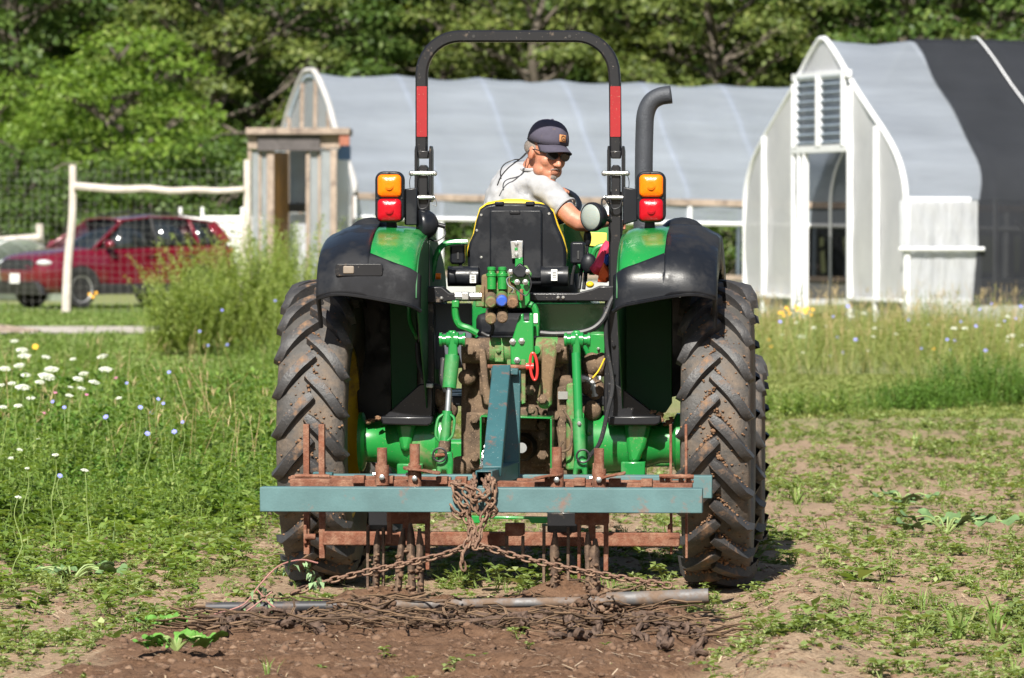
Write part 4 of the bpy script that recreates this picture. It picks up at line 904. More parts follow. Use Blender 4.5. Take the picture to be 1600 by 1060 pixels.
# ---------------- exhaust
ep = spline([T(1006, 345, 1.5), T(1006, 260, 1.5), T(1007, 205, 1.5), T(1009, 178, 1.5), T(1017, 160, 1.5), T(1031, 151, 1.5), T(1049, 148, 1.5)], 5)
MB().tube(ep, .0445, 20, caps=False).build('exhaust_pipe', M['slate'], tr, solid=.004, smooth=60)
rod(T(1006, 420, 1.5), T(1006, 330, 1.5), .055, 'exhaust_base', M['slate'])
# ---------------- hood, cowl, platform (mostly behind the seat)
hd = MB(); rows = []
for y, w, zt in ((.95, .33, 1.40), (1.3, .33, 1.42), (2.0, .32, 1.38), (2.6, .30, 1.30), (2.85, .27, 1.15)):
    rows.append([Vector((x*w, y, z)) for x, z in ((-1, .75), (-1, zt-.12), (-.9, zt-.03), (-.6, zt), (0, zt+.015), (.6, zt), (.9, zt-.03), (1, zt-.12), (1, .75))])
hd.grid(rows); hd.add(rows[-1], [tuple(range(9))]); hd.add(rows[0], [tuple(range(9))]); hood = hd.build('hood', M['green_clean'], tr, smooth=50)
MB().box((.02, 1.12, 1.3), (.42, .22, .62)).build('dash_cowl', M['black'], tr, .03); plate([(880, 350), (950, 352), (952, 420), (885, 430)], .75, .1, 'dash_panel', M['green_clean']); plate([(905, 362), (948, 364), (948, 388), (915, 384)], .74, .01, 'warning_label', surf('yellow_label', (.7, .62, .1), .5))
MB().box((0, .45, .9), (.96, 1.2, .05)).build('platform', M['black'], tr, .01); MB().box((0, 1.4, .62), (.42, 2.2, .3)).build('engine_block', M['black'], tr, .02); MB().bar((-.95, 2.15, .55), (.95, 2.15, .55), .16, .14).build('front_axle', M['green'], tr, .02)
c = T(848, 322, .92); ta = Vector((0, .5, -.86)); u1, u2 = basis(ta); swm = MB().tube([c+(u1*math.cos(a)+u2*math.sin(a))*.185 for a in [2*math.pi*k/32 for k in range(32)]], .015, 8, closed=True).build('steering_wheel', M['black'], tr); rod(c, c+ta*.5, .025, 'steering_column', M['black'])
for k in range(3): MB().cyl(c+ta*.04, c+(u1*math.cos(2.1*k)+u2*math.sin(2.1*k))*.185, .011, n=8).build('wheel_spoke', M['black'], swm)
# ---------------- seat
ysb = .16
sb = [(733, 446), (731, 420), (730, 395), (733, 380), (740, 365), (744, 345), (750, 327), (760, 320), (775, 317), (842, 318), (856, 321), (864, 332), (870, 352), (878, 370), (884, 388), (885, 410), (882, 446)]
seat = plate(sb, ysb, .05, 'seat_back', M['black'], tr, .014, 50)
sy = [(729, 405), (730, 386), (738, 367), (742.5, 346), (749, 325), (762, 316), (790, 311), (815, 311), (846, 317), (864, 328), (872, 351), (881, 372), (886, 392), (886, 410), (880, 412), (738, 412)]
plate(sy, ysb+.05, .07, 'seat_cushion_back', M['seatyellow'], seat, .03, 50)
plate(rrect(765, 328, 847, 436, 4), ysb-.02, .025, 'storage_cover', M['black'], seat, .008); plate(rrect(796, 329, 813, 335, 2), ysb-.026, .01, 'cover_latch', M['blackpaint'], seat)
for px in (780, 828): plate(rrect(px-7, 315, px+7, 321, 2), ysb-.01, .05, 'seat_stop', M['black'], seat)
for px, py in ((752, 336), (858, 334), (752, 402), (745, 360)): bolt(px, py, ysb-.001, .005, seat, M['steel'], .003)
for x0, x1, sg in ((700, 748, -1), (846, 888, 1)):
    a = T(x0, 432, ysb-.03); b_ = T(x1, 432, ysb-.03); arm = rod(a, b_, .05, 'armrest_pivot', M['black'], seat, 22); 
    lab = T(739, 436, ysb-.085) if sg < 0 else T(866, 430, ysb-.085)
    MB().box(lab, (.03, .004, .055 if sg > 0 else .04)).build('white_sticker', M['white_label'], arm)
    for k in range(4): MB().box(lab+Vector((0, -.003, .014-.008*k)), (.018, .002, .0025)).build('sticker_print', M['ink'], arm)
    kx = 715 if sg < 0 else 903
    plate(rrect(kx-12, 378, kx+11, 413, 5), ysb-.02, .07, 'belt_buckle_box', M['black'], seat, .01); plate(rrect(kx-1.5, 392, kx+2.5, 406, 1), ysb-.024, .006, 'buckle_slot', M['ink'], seat)
    hose([(kx+4*-sg, 412, ysb), (kx+8*-sg, 428, ysb), (kx+10*-sg, 445, ysb)], .008, 'belt_stalk', M['hose'], seat)
MB().box((0, .46, 1.26), (.46, .48, .12)).build('seat_cushion', M['black'], seat, .03); MB().box((0, .40, 1.06), (.46, .40, .30)).build('seat_base', M['black'], seat, .02)
plate([(797, 377), (817, 376), (817, 403), (799, 405)], ysb-.05, .008, 'zinc_bracket', M['steel']); plate([(805, 403), (817, 402), (817, 430), (804, 430)], ysb-.05, .02, 'lever_plate', M['green'])
plate(rrect(804, 387, 809, 392, 1), ysb-.052, .004, 'bracket_slot', M['green']); bolt(807, 381, ysb-.05, .009); bolt(807, 398, ysb-.05, .009)
# fender hand rails and small amber markers
hose([(674, 440, .1), (680, 405, .1), (690, 385, .1), (706, 379, .1), (730, 378, .1)], .014, 'hand_rail', M['green_clean']); hose([(925, 430, .15), (926, 400, .15), (934, 387, .15), (955, 382, .15)], .014, 'hand_rail', M['green_clean'])
mk = rod(T(681, 432, .05), T(689, 432, .05), .016, 'marker_lamp', M['amber']); MB().ball(T(922, 445, .05), (.02, .02, .016)).build('lever_knob', M['seatyellow'], tr)
for px, h in ((905, 400), (912, 395)): rod(T(px, 452, .2), T(px+6, h, .25), .009, 'lever', M['black'])
MB().ball(T(918, 372, .3), (.02, .02, .045)).build('lever_grip', M['black'], tr); rod(T(918, 376, .3), T(915, 440, .3), .008, 'lever', M['black'])
MB().ball(T(920, 412, .12), (.04, .03, .05)).build('control_boot', M['black'], tr)
# ---------------- cross member and panels
plate([(650, 448), (690, 448), (702, 458), (900, 458), (925, 452), (936, 447), (968, 447), (968, 472), (925, 471), (700, 471), (690, 474), (650, 474)], YB-.07, .12, 'cross_member', M['blackpaint'], tr, .006)
for px, py in ((690, 466), (872, 465), (880, 465)): bolt(px, py, YB-.071, .006)
plate([(672, 474), (737, 474), (737, 528), (725, 575), (672, 578)], -.02, .03, 'grey_panel', M['grey_panel'], tr, .004); plate([(700, 534), (724, 534), (722, 574), (702, 574)], -.06, .03, 'grey_cover', M['grey_panel'])
plate([(836, 474), (948, 474), (948, 524), (846, 526)], -.02, .03, 'rear_panel', M['green_clean'], tr, .006); plate([(920, 522), (948, 522), (948, 556), (920, 554)], -.04, .02, 'side_tab', M['green'], tr); bolt(935, 545, -.045, .006)
# ---------------- axle housings
def axle(x0, x1, xf, sg):
    ax = T(x0, 694, -.02); q = T(x1, 694, -.02); L = abs(q.x-ax.x); c = Vector((ax.x, -.02, .695)); d = Vector((1 if q.x > ax.x else -1, 0, 0))
    a = MB().lathe([(.19, 0), (.19, .03), (.165, .05), (.15, L*.3), (.14, L*.55), (.115, L*.72), (.10, L*.8), (.10, L*.92), (.13, L*.94), (.145, L*.96), (.145, L)], c, d, 32).build('axle_housing', M['green'], tr, smooth=40)
    for k in range(10):
        w = 2*math.pi*k/10+.3; o = c+Vector((d.x*.05, math.cos(w)*.175, math.sin(w)*.175)); MB().lathe([(.014, 0), (.014, .014), (.009, .02)], o, d, 6).build('flange_bolt', M['green'], a)
    return a
aL = axle(700, 562, 0, -1); aR = axle(905, 1064, 0, 1)
plate([(970, 722), (1008, 722), (1008, 746), (970, 746)], -.22, .2, 'axle_bracket', M['green_clean'], aR, .006); plate([(975, 660), (1018, 660), (1008, 700), (998, 724), (982, 724)], -.19, .14, 'axle_rib', M['green'], aR, .02); plate([(618, 660), (650, 660), (640, 706), (626, 706)], -.19, .1, 'axle_rib', M['green'], aL, .02); plate([(620, 725), (660, 725), (660, 742), (620, 742)], -.2, .2, 'axle_bracket', M['green_clean'], aL, .006)
# ---------------- transmission and hitch (dirt caked)
tx = plate([(722, 548), (884, 548), (890, 640), (890, 745), (870, 800), (745, 800), (720, 745), (720, 640)], -.22, .5, 'transmission_case', M['mudcast'], tr, .02)
rod(T(722, 548, -.33), T(888, 548, -.33), .062, 'rockshaft', M['mudcast'], tr, 24); rod(T(838, 548, -.33), T(872, 548, -.33), .065, 'rockshaft_collar', M['green_dirty'], tr, 24); rod(T(766, 548, -.33), T(800, 548, -.33), .065, 'rockshaft_collar', M['green_dirty'], tr, 24)
plate([(812, 492), (818, 490), (818, 502), (827, 502), (827, 489), (833, 490), (834, 568), (826, 572), (798, 570), (797, 540)], -.44, .03, 'top_link_bracket', M['green'], tr, .006)
for px, py in ((801, 534), (815, 533), (808, 563)): bolt(px, py, -.442, .012)
plate([(773, 540), (787, 540), (787, 566), (773, 566)], -.41, .03, 'bracket_tab', M['green_dirty'], tr); bolt(779, 548, -.412, .011, tr, M['green_dirty']); MB().lathe([(.02, 0), (.02, .015), (.009, .016)], T(838, 547, -.39), (0, -1, 0), 18).build('drain_plug', M['green'], tr)
plate([(846, 540), (868, 533), (870, 550), (863, 600), (862, 632), (855, 640), (843, 638), (838, 628), (846, 590)], -.43, .06, 'hitch_arm', M['green_dirty'], tr, .012)
plate([(748, 545), (758, 545), (763, 600), (770, 625), (766, 636), (756, 632), (752, 600)], -.43, .05, 'hitch_arm', M['mudcast'], tr, .01)
plate([(814, 562), (821, 562), (821, 630), (815, 632)], -.50, .012, 'link_cheek', M['green_dirty'], tr, .003); plate([(792, 562), (798, 562), (798, 620), (793, 620)], -.50, .012, 'link_cheek', M['green_dirty'], tr, .003)
rod(T(762, 573, -.52), T(828, 574, -.52), .011, 'top_link_pin', M['rust']); MB().tube([T(834+5.5*math.cos(a)+(1.5*math.sin(a)), 573+21*math.sin(a), -.54) for a in [2*math.pi*k/24 for k in range(24)]], .007, 8, closed=True).build('pin_handle', M['redpin'], tr); rod(T(822, 573, -.53), T(834, 573, -.53), .017, 'pin_collar', M['redpin'])
# lumps of the casting: covers, bosses, bolts
for (px, py, w, h, y, th) in ((742, 690, 36, 90, -.30, .1), (868, 690, 30, 95, -.30, .1), (800, 600, 44, 60, -.28, .1), (845, 690, 32, 80, -.27, .08), (758, 590, 18, 60, -.30, .08), (876, 600, 20, 40, -.28, .1), (735, 610, 22, 40, -.22, .06), (825, 655, 30, 36, -.34, .1)):
    plate(rrect(px-w/2, py-h/2, px+w/2, py+h/2, 5), y, th, 'case_cover', M['mudcast'], tx, .012)
for px, py, y in ((848, 624, -.45), (848, 665, -.37), (848, 682, -.37), (848, 712, -.37), (830, 640, -.40), (775, 625, -.32), (742, 655, -.32), (828, 610, -.36), (872, 545, -.40), (735, 548, -.40), (742, 715, -.32), (868, 650, -.32)): bolt(px, py, y, .02, tx, M['mudcast'], .02)
for px, py, r in ((762, 580, .05), (775, 600, .04), (862, 585, .045), (885, 600, .05), (730, 590, .045), (868, 562, .05), (720, 730, .06), (880, 735, .06), (745, 560, .03)): MB().ball(T(px, py, -.28), (r, r*.8, r*.9), 12, 8).build('casting_boss', M['mudcast'], tx)
plate([(885, 600), (900, 598), (900, 735), (884, 735)], -.36, .06, 'side_casting', M['green_dirty'], tx, .01); plate([(870, 605), (886, 602), (884, 735), (872, 735)], -.33, .06, 'side_casting', M['mudcast'], tx, .01); plate(rrect(872, 612, 887, 624, 1), -.362, .003, 'data_plate', M['steel'], tx, 0)
# PTO shield: a box open to the rear
p0, p1 = T(751, 652, -.55), T(861, 655, -.55); dn = .24
sh = MB().prism([p0, p1, p1+Vector((0, .28, 0)), p0+Vector((0, .28, 0))], (0, 0, .008)).build('pto_shield', M['green_clean'], tr, .002)
for p in (p0, p1): MB().box(p+Vector((0, .14, -dn/2)), (.008, .28, dn)).build('shield_side', M['green_clean'], sh, .002)
rod(T(815, 700, -.5), T(815, 700, -.2), .025, 'pto_shaft', M['steel']); MB().lathe([(.055, 0), (.06, .05), (.07, .1)], T(815, 700, -.42), (0, 1, 0), 20, caps=False).build('pto_guard', M['black'], tr)
# lift links
def liftlink(xs, sg):
    P = lambda px, py, y: T(px, py, y)
    ro = MB().lathe([(.034, 0), (.034, .012), (.026, .014), (.026, .03), (.036, .034), (.036, .052), (.02, .056), (.02, .07), (.036, .072), (.036, .09), (.026, .094), (.026, .11), (.034, .112), (.034, .124)], P(xs-19, 531, -.46), (1, 0, 0), 20).build('lift_arm_end', M['green_clean'], tr)
    MB().bar(P(xs, 531, -.46), P(xs, 540, -.15), .035, .09).build('lift_arm', M['green'], ro, .008)
    return ro
lL = liftlink(706, -1); lR = liftlink(901, 1)
plate([(702, 520), (712, 516), (715, 552), (712, 585), (702, 582), (700, 552)], -.49, .03, 'link_eye', M['green_clean'], lL, .008)
rod(T(707, 556, -.49), T(702, 607, -.52), .036, 'link_socket', M['green_clean'], lL, 18, .034); rod(T(702, 604, -.52), T(699, 650, -.54), .015, 'link_screw', M['steel'], lL); rod(T(699, 643, -.54), T(694, 702, -.57), .024, 'turnbuckle', M['green_clean'], lL)
for dx in (-1, 1): MB().tube(spline([T(698+dx*6, 648, -.56), T(697+dx*13, 656, -.57), T(694+dx*13, 680, -.58), T(693+dx*6, 690, -.58)], 5), .007, 8).build('turnbuckle_loop', M['green_clean'], lL)
rod(T(695, 690, -.57), T(692, 712, -.58), .028, 'link_sleeve', M['mudcast'], lL); plate([(684, 708), (706, 706), (708, 722), (707, 748), (699, 748), (697, 735), (690, 735), (688, 748), (681, 748)], -.62, .05, 'link_clevis', M['green_clean'], lL, .008)
MB().tube([T(687+10.5*math.cos(a), 711+10.5*math.sin(a), -.64) for a in [2*math.pi*k/20 for k in range(20)]], .0055, 6, closed=True).build('pull_ring', M['hose'], lL); rod(T(680, 712, -.64), T(694, 711, -.62), .009, 'clevis_pin', M['rust'], lL)
plate([(896, 521), (906, 521), (907, 560), (894, 560)], -.49, .03, 'link_eye', M['green_clean'], lR, .008); rod(T(900, 552, -.48), T(904, 660, -.54), .022, 'link_rod', M['green_clean'], lR); rod(T(904, 655, -.54), T(907, 725, -.58), .031, 'link_sleeve', M['green_clean'], lR, 18, .029); bolt(905, 662, -.575, .008, lR)
plate([(897, 720), (917, 718), (918, 748), (911, 748), (909, 734), (903, 734), (901, 750), (894, 750)], -.62, .05, 'link_clevis', M['green_clean'], lR, .008); MB().tube([T(911+10*math.cos(a), 713+10*math.sin(a), -.64) for a in [2*math.pi*k/20 for k in range(20)]], .0055, 6, closed=True).build('pull_ring', M['hose'], lR)
for px in (700, 905): rod(T(px-10, 760, -.62), T(px+12, 745, -.1), .03, 'lower_link', M['green'])
# ---------------- remote valves
vb = plate([(752, 430), (776, 424), (800, 424), (806, 432), (806, 482), (752, 482)], -.34, .12, 'valve_block', M['green_dirty'], tr, .01); plate([(743, 446), (757, 446), (757, 480), (743, 480)], -.36, .08, 'valve_end', M['green_dirty'], vb, .006)
for px in (768, 785):
    MB().lathe([(.022, 0), (.022, .06), (.026, .062), (.026, .075), (.018, .078), (.018, .09), (.021, .092), (.021, .105), (.012, .108)], T(px, 452, -.36), (0, 0, 1), 18).build('valve_cap', M['green'], vb)
for px, py, mt, cap in ((767, 473, 'mudcast', 'green_dirty'), (784, 471, 'green_dirty', None), (767, 499, 'mudcast', 'green_dirty'), (785, 497, 'mudcast', 'mudcast'), (801, 474, 'green_dirty', None)):
    a = T(px, py-9, -.34); b_ = T(px, py, -.52); cp = MB().tube([a, (a+b_)/2, b_], [.027, .028, .026], 20).build('coupler', M[mt], vb)
    MB().lathe([(.02, .006), (.026, .0), (.027, -.012), (.027, -.03)], b_, (b_-a), 20).build('dust_cap', M[cap] if cap else (surf('blue_cap', (.03, .09, .42), .5, dirt=MUD, da=.2, ds=30) if px == 784 else M['mudclod']), cp)
rod(T(735, 463, -.36), T(752, 463, -.36), .018, 'fitting', M['steel'], vb, 8); MB().box(T(727, 463, -.36), (.04, .04, .04)).build('elbow_fitting', M['steel'], vb, .006); plate([(706, 470), (717, 470), (717, 481), (706, 481)], -.38, .04, 'pipe_nut', M['green'], vb)
rod(T(712, 463, -.36), T(728, 463, -.36), .02, 'fitting', M['steel'], vb, 8)
hose([(711, 478, -.36), (712, 495, -.36), (718, 508, -.36), (733, 514, -.36), (746, 521, -.36)], .017, 'hydraulic_pipe', M['green'], vb); hose([(824, 475, -.33), (834, 480, -.33), (838, 496, -.33), (837, 525, -.33)], .017, 'hydraulic_pipe', M['green'], vb)
plate(rrect(834, 490, 840, 505, 1), -.352, .003, 'pipe_label', M['white_label'], vb, 0)
plate([(797, 428), (805, 417), (823, 415), (831, 428), (827, 442), (828, 470), (820, 482), (808, 482), (806, 445), (797, 440)], -.36, .03, 'control_plate', M['green'], vb, .004)
plate([(803, 419), (812, 411), (822, 419), (826, 424), (818, 434), (808, 434), (799, 425)], -.40, .05, 'potentiometer', M['black'], vb, .006)
for px, py in ((798, 425), (824, 425), (808, 441), (821, 441)): bolt(px, py, -.385, .011, vb)
plate([(812, 452), (817, 452), (817, 470), (812, 470)], -.42, .04, 'lever_link', M['rust'], vb); hose([(826, 428, -.4), (830, 445, -.42), (822, 462, -.42), (806, 452, -.42), (795, 446, -.42)], .003, 'spring_clip', M['hose'], vb, 6); hose([(800, 432, -.4), (792, 436, -.42), (794, 446, -.43), (802, 452, -.43), (800, 458, -.43)], .003, 'spring_clip', M['steel'], vb, 6)
# hoses and wiring
hose([(838, 520, -.3), (870, 522, -.3), (915, 518, -.3), (940, 502, -.28), (955, 470, -.22), (962, 462, -.2)], .014, 'battery_cable', M['hose']); hose([(946, 480, -.25), (948, 540, -.26), (957, 600, -.3), (950, 640, -.36), (938, 690, -.5), (920, 715, -.6)], .011, 'control_cable', M['hose'])
hose([(652, 535, -.2), (655, 570, -.2), (668, 597, -.22), (690, 606, -.25)], .012, 'wire_loom', M['hose']); hose([(692, 560, -.3), (690, 590, -.33), (697, 612, -.33)], .014, 'rubber_hose', M['hose']); hose([(760, 500, -.3), (770, 510, -.3), (765, 525, -.3), (752, 520, -.3)], .009, 'rubber_hose', M['hose']); hose([(640, 460, -.15), (640, 500, -.15), (652, 530, -.15)], .01, 'wire_loom', M['green'])
hose([(930, 620, -.15), (925, 600, -.15), (912, 592, -.15), (895, 596, -.15)], .02, 'metal_pipe', M['galv']); hose([(922, 595, -.2), (935, 580, -.2), (945, 560, -.2)], .004, 'wire', M['seatyellow']); hose([(880, 640, -.4), (893, 665, -.4), (890, 700, -.42), (872, 705, -.42), (880, 690, -.42)], .006, 'wire_loom', M['mudcast']); MB().box(T(671, 603, -.27), (.035, .03, .02)).build('wire_connector', M['white_label'], tr, .004); MB().box(T(936, 591, -.22), (.02, .02, .02)).build('wire_connector', M['white_label'], tr, .004)
rod(T(880, 525, -.28), T(840, 520, -.28), .01, 'steel_rod', M['hose'])
for px, py in ((930, 610), (925, 640), (940, 570), (925, 570), (700, 640), (690, 620), (920, 600)): MB().ball(T(px, py, -.12), (.05, .05, .06), 10, 7).build('casting_boss', M['mudcast'], tx)
o = clods('dirt_crumbs', np.array([T(x+rr(-4, 4), y+rr(-3, 3), z) for x, y, z in mud_ for k in range(7)]), np.array([rr(.006, .018) for k in range(7*len(mud_))]), M['mudclod'], tr); o['kind'] = 'stuff'
# bright rag tucked behind the right hand post
def cloth(name, label, outl, col, yl):
    m = surf(name+'_'+label.split()[0]+'_cloth', col, .8)
    mb = MB(); c = sum((T(x, y, yl) for x, y in outl), Vector())/len(outl); r = [[T(x, y, yl)+Vector((0, rr(-.02, .02), 0)) for x, y in outl], [c+(T(x, y, yl)-c)*.5+Vector((0, rr(-.05, -.01), 0)) for x, y in outl]]
    mb.grid(r, closed=True); mb.add(r[1], [tuple(range(len(outl)))]); o = mb.build(name, m, None, solid=.004, smooth=20)
    o.matrix_world = TM; return tag(o, label, 'rag')
cloth('rag', 'pink rag hanging beside the right roll bar post', [(938, 388), (946, 376), (954, 380), (953, 398), (948, 418), (938, 432), (928, 428), (921, 420), (930, 408)], (.75, .05, .12), .06)
cloth('rag', 'orange rag bunched below the pink one', [(944, 408), (952, 420), (957, 434), (948, 442), (934, 441), (936, 428)], (.8, .12, .02), .02)
cloth('rag', 'blue cloth corner between pink and orange rags', [(946, 398), (951, 396), (953, 415), (948, 420), (944, 410)], (.05, .15, .55), .03)

# ================================================================== THE DRIVER
M['skin'] = surf('weathered_skin', (.46, .20, .125), .5, 0, .12, 30, dirt=(.42, .16, .10), da=.25, ds=14, bmp=.12, bs=150)
_b = M['skin'].node_tree.nodes['Principled BSDF']; _b.inputs['Subsurface Weight'].default_value = .12; _b.inputs['Subsurface Radius'].default_value = (.01, .004, .002)
M['shirt'] = surf('heather_grey_jersey', (.33, .335, .35), .9, 0, .07, 60, bmp=.35, bs=9)
M['trousers'] = surf('dark_work_trousers', (.05, .055, .07), .9, 0, .15, 8, bmp=.3, bs=12)
M['capcloth'] = surf('faded_navy_canvas', (.062, .056, .082), .9, 0, .18, 14, dirt=(.16, .12, .09), da=.07, ds=12, bmp=.15, bs=160)
M['tan'] = surf('tan_leather_patch', (.45, .19, .065), .7); M['greyhair'] = surf('grey_stubble', (.2, .17, .15), .9, 0, .3, 120)
M['boot'] = surf('brown_boot', (.09, .055, .035), .8)
SEAT = Vector((0, .42, 1.38))
pe = thing('person', 'driver in grey shirt and navy cap looking back over his shoulder', 'person'); pe.matrix_world = TM @ Matrix.Translation(SEAT)
pe.matrix_world = TM @ Matrix.Translation(SEAT)
S_ = lambda px, py, y: T(px, py, y)-SEAT
def remesh(mb, name, mat, vox, it, parent=pe):
    o = mb.build(name, mat, parent, smooth=0); q = o.modifiers.new('r', 'REMESH'); q.mode = 'VOXEL'; q.voxel_size = vox; q.use_smooth_shade = True
    q = o.modifiers.new('s', 'SMOOTH'); q.factor = .5; q.iterations = it; return o
def limb(mb, pts, rs, n=14):
    P = spline(pts, 4); k = len(P); rr_ = np.interp(np.linspace(0, len(pts)-1, k), range(len(pts)), rs); mb.tube(P, list(rr_), n)
    for p, r in ((P[0], rr_[0]), (P[-1], rr_[-1])): mb.ball(p, float(r)*.98, 12, 8)
shR, shL = S_(851, 296, .34), S_(803, 285, .56); elR, wrR = S_(905, 347, .24), S_(950, 345, .34)
elL, wrL = S_(838, 350, .80), S_(870, 316, .93); nk = S_(834, 262, .43); pel = S_(808, 432, .42)
HC = S_(855, 239, .38); HR = Matrix.Rotation(R(8), 3, 'Y') @ Matrix.Rotation(R(36), 3, 'Z') @ Matrix.Rotation(R(6), 3, 'X'); HS = 1.10
h_ = lambda x, y, z: HC+HR @ (Vector((x, y, z))*HS)
bd_ = MB()
limb(bd_, [pel, S_(804, 350, .46), S_(812, 300, .46), nk-Vector((0, 0, .09))], [.12, .11, .10, .07]); limb(bd_, [nk-Vector((.01, 0, .08)), nk, h_(0, .03, -.05)], [.062, .058, .06])
def E_(c, r): bd_.ball(h_(*c), tuple(k*HS for k in r), 18, 12, HR)
E_((0, .012, .03), (.077, .098, .105)); E_((0, -.03, -.03), (.064, .062, .085)); E_((0, -.045, -.085), (.05, .045, .036)); E_((0, -.08, -.108), (.022, .018, .018))
for s in (-1, 1):
    E_((s*.036, -.06, -.03), (.027, .026, .03)); E_((s*.079, .008, -.012), (.011, .024, .034)); E_((s*.048, -.03, -.075), (.018, .04, .03))
    E_((s*.012, -.106, -.04), (.010, .011, .009)); E_((s*.03, -.083, .02), (.026, .014, .01))
bd_.tube([h_(0, -.088, .014), h_(0, -.103, -.012), h_(0, -.119, -.036)], [.008, .011, .013], 10); bd_.ball(h_(0, -.118, -.037), .0135, 10, 8)
E_((0, -.098, -.068), (.024, .009, .006)); E_((0, -.096, -.079), (.021, .009, .007))
limb(bd_, [shR+(elR-shR)*.3, elR, wrR], [.05, .047, .031]); limb(bd_, [elR, elR+(wrR-elR)*.35, wrR], [.047, .048, .031]); limb(bd_, [shL+(elL-shL)*.3, elL, wrL], [.048, .043, .03])
def hand(w, d, up, curl, tgt):
    d = d.normalized(); s = d.cross(up).normalized(); up = s.cross(d)
    bd_.tube([w-d*.01, w+d*.03, w+d*.075], [.030, .036, .036], 12, flat=.5); bd_.ball(w+d*.05, .030, 12, 8)
    for k, (o, L) in enumerate(((-.027, .068), (-.009, .078), (.009, .073), (.027, .058))):
        p = [w+d*.07+s*o]; a = 0
        for q in range(3): a += curl*(.7+.3*q); p.append(p[-1]+(d*math.cos(a)-up*math.sin(a))*L*(.42, .32, .26)[q])
        bd_.tube(spline(p, 2), .0085, 8); bd_.ball(p[-1], .0083, 8, 6)
    p = [w+d*.02-s*.026, w+d*.045-s*.052-up*.012, w+d*.075-s*.05-up*.03]; bd_.tube(spline(p, 3), .0105, 8); bd_.ball(p[-1], .01, 8, 6)
hand(wrR, (wrR-elR).normalized()*1+Vector((0, .5, 0)), Vector((0, -.3, 1)), .55, None); hand(wrL, Vector((.25, .3, .5)), Vector((.2, -.8, .5)), .95, None)
body = remesh(bd_, 'body', M['skin'], .0052, 8)
# eyes
for s in (-1, 1): MB().ball(h_(s*.031, -.083, .004), .0115*HS, 12, 8).build('eye', surf('eye_white', (.6, .58, .55), .2), body)
# shirt
ts = MB(); limb(ts, [pel+Vector((0, 0, .02)), S_(802, 365, .45), S_(803, 320, .46), S_(815, 290, .46), nk-Vector((0, .0, .055))], [.165, .162, .152, .135, .075], 20)
limb(ts, [nk-Vector((0, 0, .06)), (nk+shR)/2-Vector((0, 0, .03)), shR, shR+(elR-shR)*.50], [.08, .078, .068, .064]); limb(ts, [nk-Vector((0, 0, .06)), (nk+shL)/2-Vector((0, 0, .02)), shL, shL+(elL-shL)*.6], [.085, .092, .08, .068])
limb(ts, [shL+Vector((0, -.02, -.02)), S_(800, 330, .50), S_(800, 400, .46)], [.085, .11, .12]); limb(ts, [shR+Vector((0, .03, -.02)), S_(840, 330, .42), S_(825, 400, .42)], [.07, .09, .11])
shirt = remesh(ts, 't_shirt', M['shirt'], .009, 6)
tx_ = bpy.data.textures.new('folds', 'CLOUDS'); tx_.noise_scale = .075; q = shirt.modifiers.new('f', 'DISPLACE'); q.texture = tx_; q.strength = .014; q.mid_level = .5
tx2 = bpy.data.textures.new('creases', 'STUCCI'); tx2.noise_scale = .045; tx2.turbulence = 12; q = shirt.modifiers.new('c', 'DISPLACE'); q.texture = tx2; q.strength = .012; q.mid_level = .5
# shirt hem at the sleeve: a rolled edge
a = shR+(elR-shR)*.585; dd = (elR-shR).normalized(); u1, u2 = basis(dd)
MB().tube([a+(u1*math.cos(w)+u2*math.sin(w))*.062 for w in [2*math.pi*k/24 for k in range(24)]], .0065, 6, closed=True).build('sleeve_hem', M['shirt'], shirt)
MB().tube([nk-Vector((.004, 0, .018))+HR @ Vector((math.cos(w)*.07, math.sin(w)*.07, -.012*math.sin(w))) for w in [2*math.pi*k/24 for k in range(24)]], .008, 6, closed=True).build('collar', M['shirt'], shirt)
# trousers and boots (below the seat)
tz = MB(); limb(tz, [pel, pel-Vector((0, 0, .04))], [.16, .15])
for s in (-1, 1): limb(tz, [pel+Vector((s*.09, 0, -.02)), Vector((s*.16, .42, .06)), Vector((s*.17, .50, -.36))], [.095, .07, .055])
remesh(tz, 'trousers', M['trousers'], .012, 4)
for s in (-1, 1): MB().bar(Vector((s*.17, .44, -.42)), Vector((s*.18, .70, -.43)), .1, .09).build('boot', M['boot'], pe, .03)
# cap
cp = MB(); rows = []
for i in range(9):
    a = R(90*i/8); rows.append([h_(math.cos(w)*.0875*math.cos(a)**.8, .012+math.sin(w)*.106*math.cos(a)**.8, .046+.102*math.sin(a)**.9+(.006*math.cos(w*1) if i == 0 else 0)) for w in [2*math.pi*k/36 for k in range(36)]])
cp.grid(rows, closed=True); cap = cp.build('cap', M['capcloth'], pe, solid=.004, smooth=60)
for k in range(6):
    w = 2*math.pi*(k+.5)/6; MB().tube([h_(math.cos(w)*.0882*math.cos(R(a))**.8, .012+math.sin(w)*.1067*math.cos(R(a))**.8, .046+.1027*math.sin(R(a))**.9) for a in range(0, 89, 11)], .0016, 5).build('cap_seam', M['capcloth'], cap)
MB().ball(h_(0, .012, .150), (.008, .008, .005)).build('cap_button', M['capcloth'], cap)
rows = []
for i in range(7):
    t = i/6; rows.append([h_(.079*math.sin(w)*(1-.06*t), -.094*math.cos(w)*.98+.012-.085*t*math.cos(w)**.7, .052-.020*t-.032*math.sin(w)**2*(.35+.65*t)) for w in [R(-72+144*k/20) for k in range(21)]])
MB().grid(rows).build('cap_brim', M['capcloth'], cap, solid=.005, smooth=60)
pc = [(.0, .0)]; pt_ = lambda x, z: h_(x+.004, -.0935+.30*(z-.085)+.8*x*x+(.0), z)
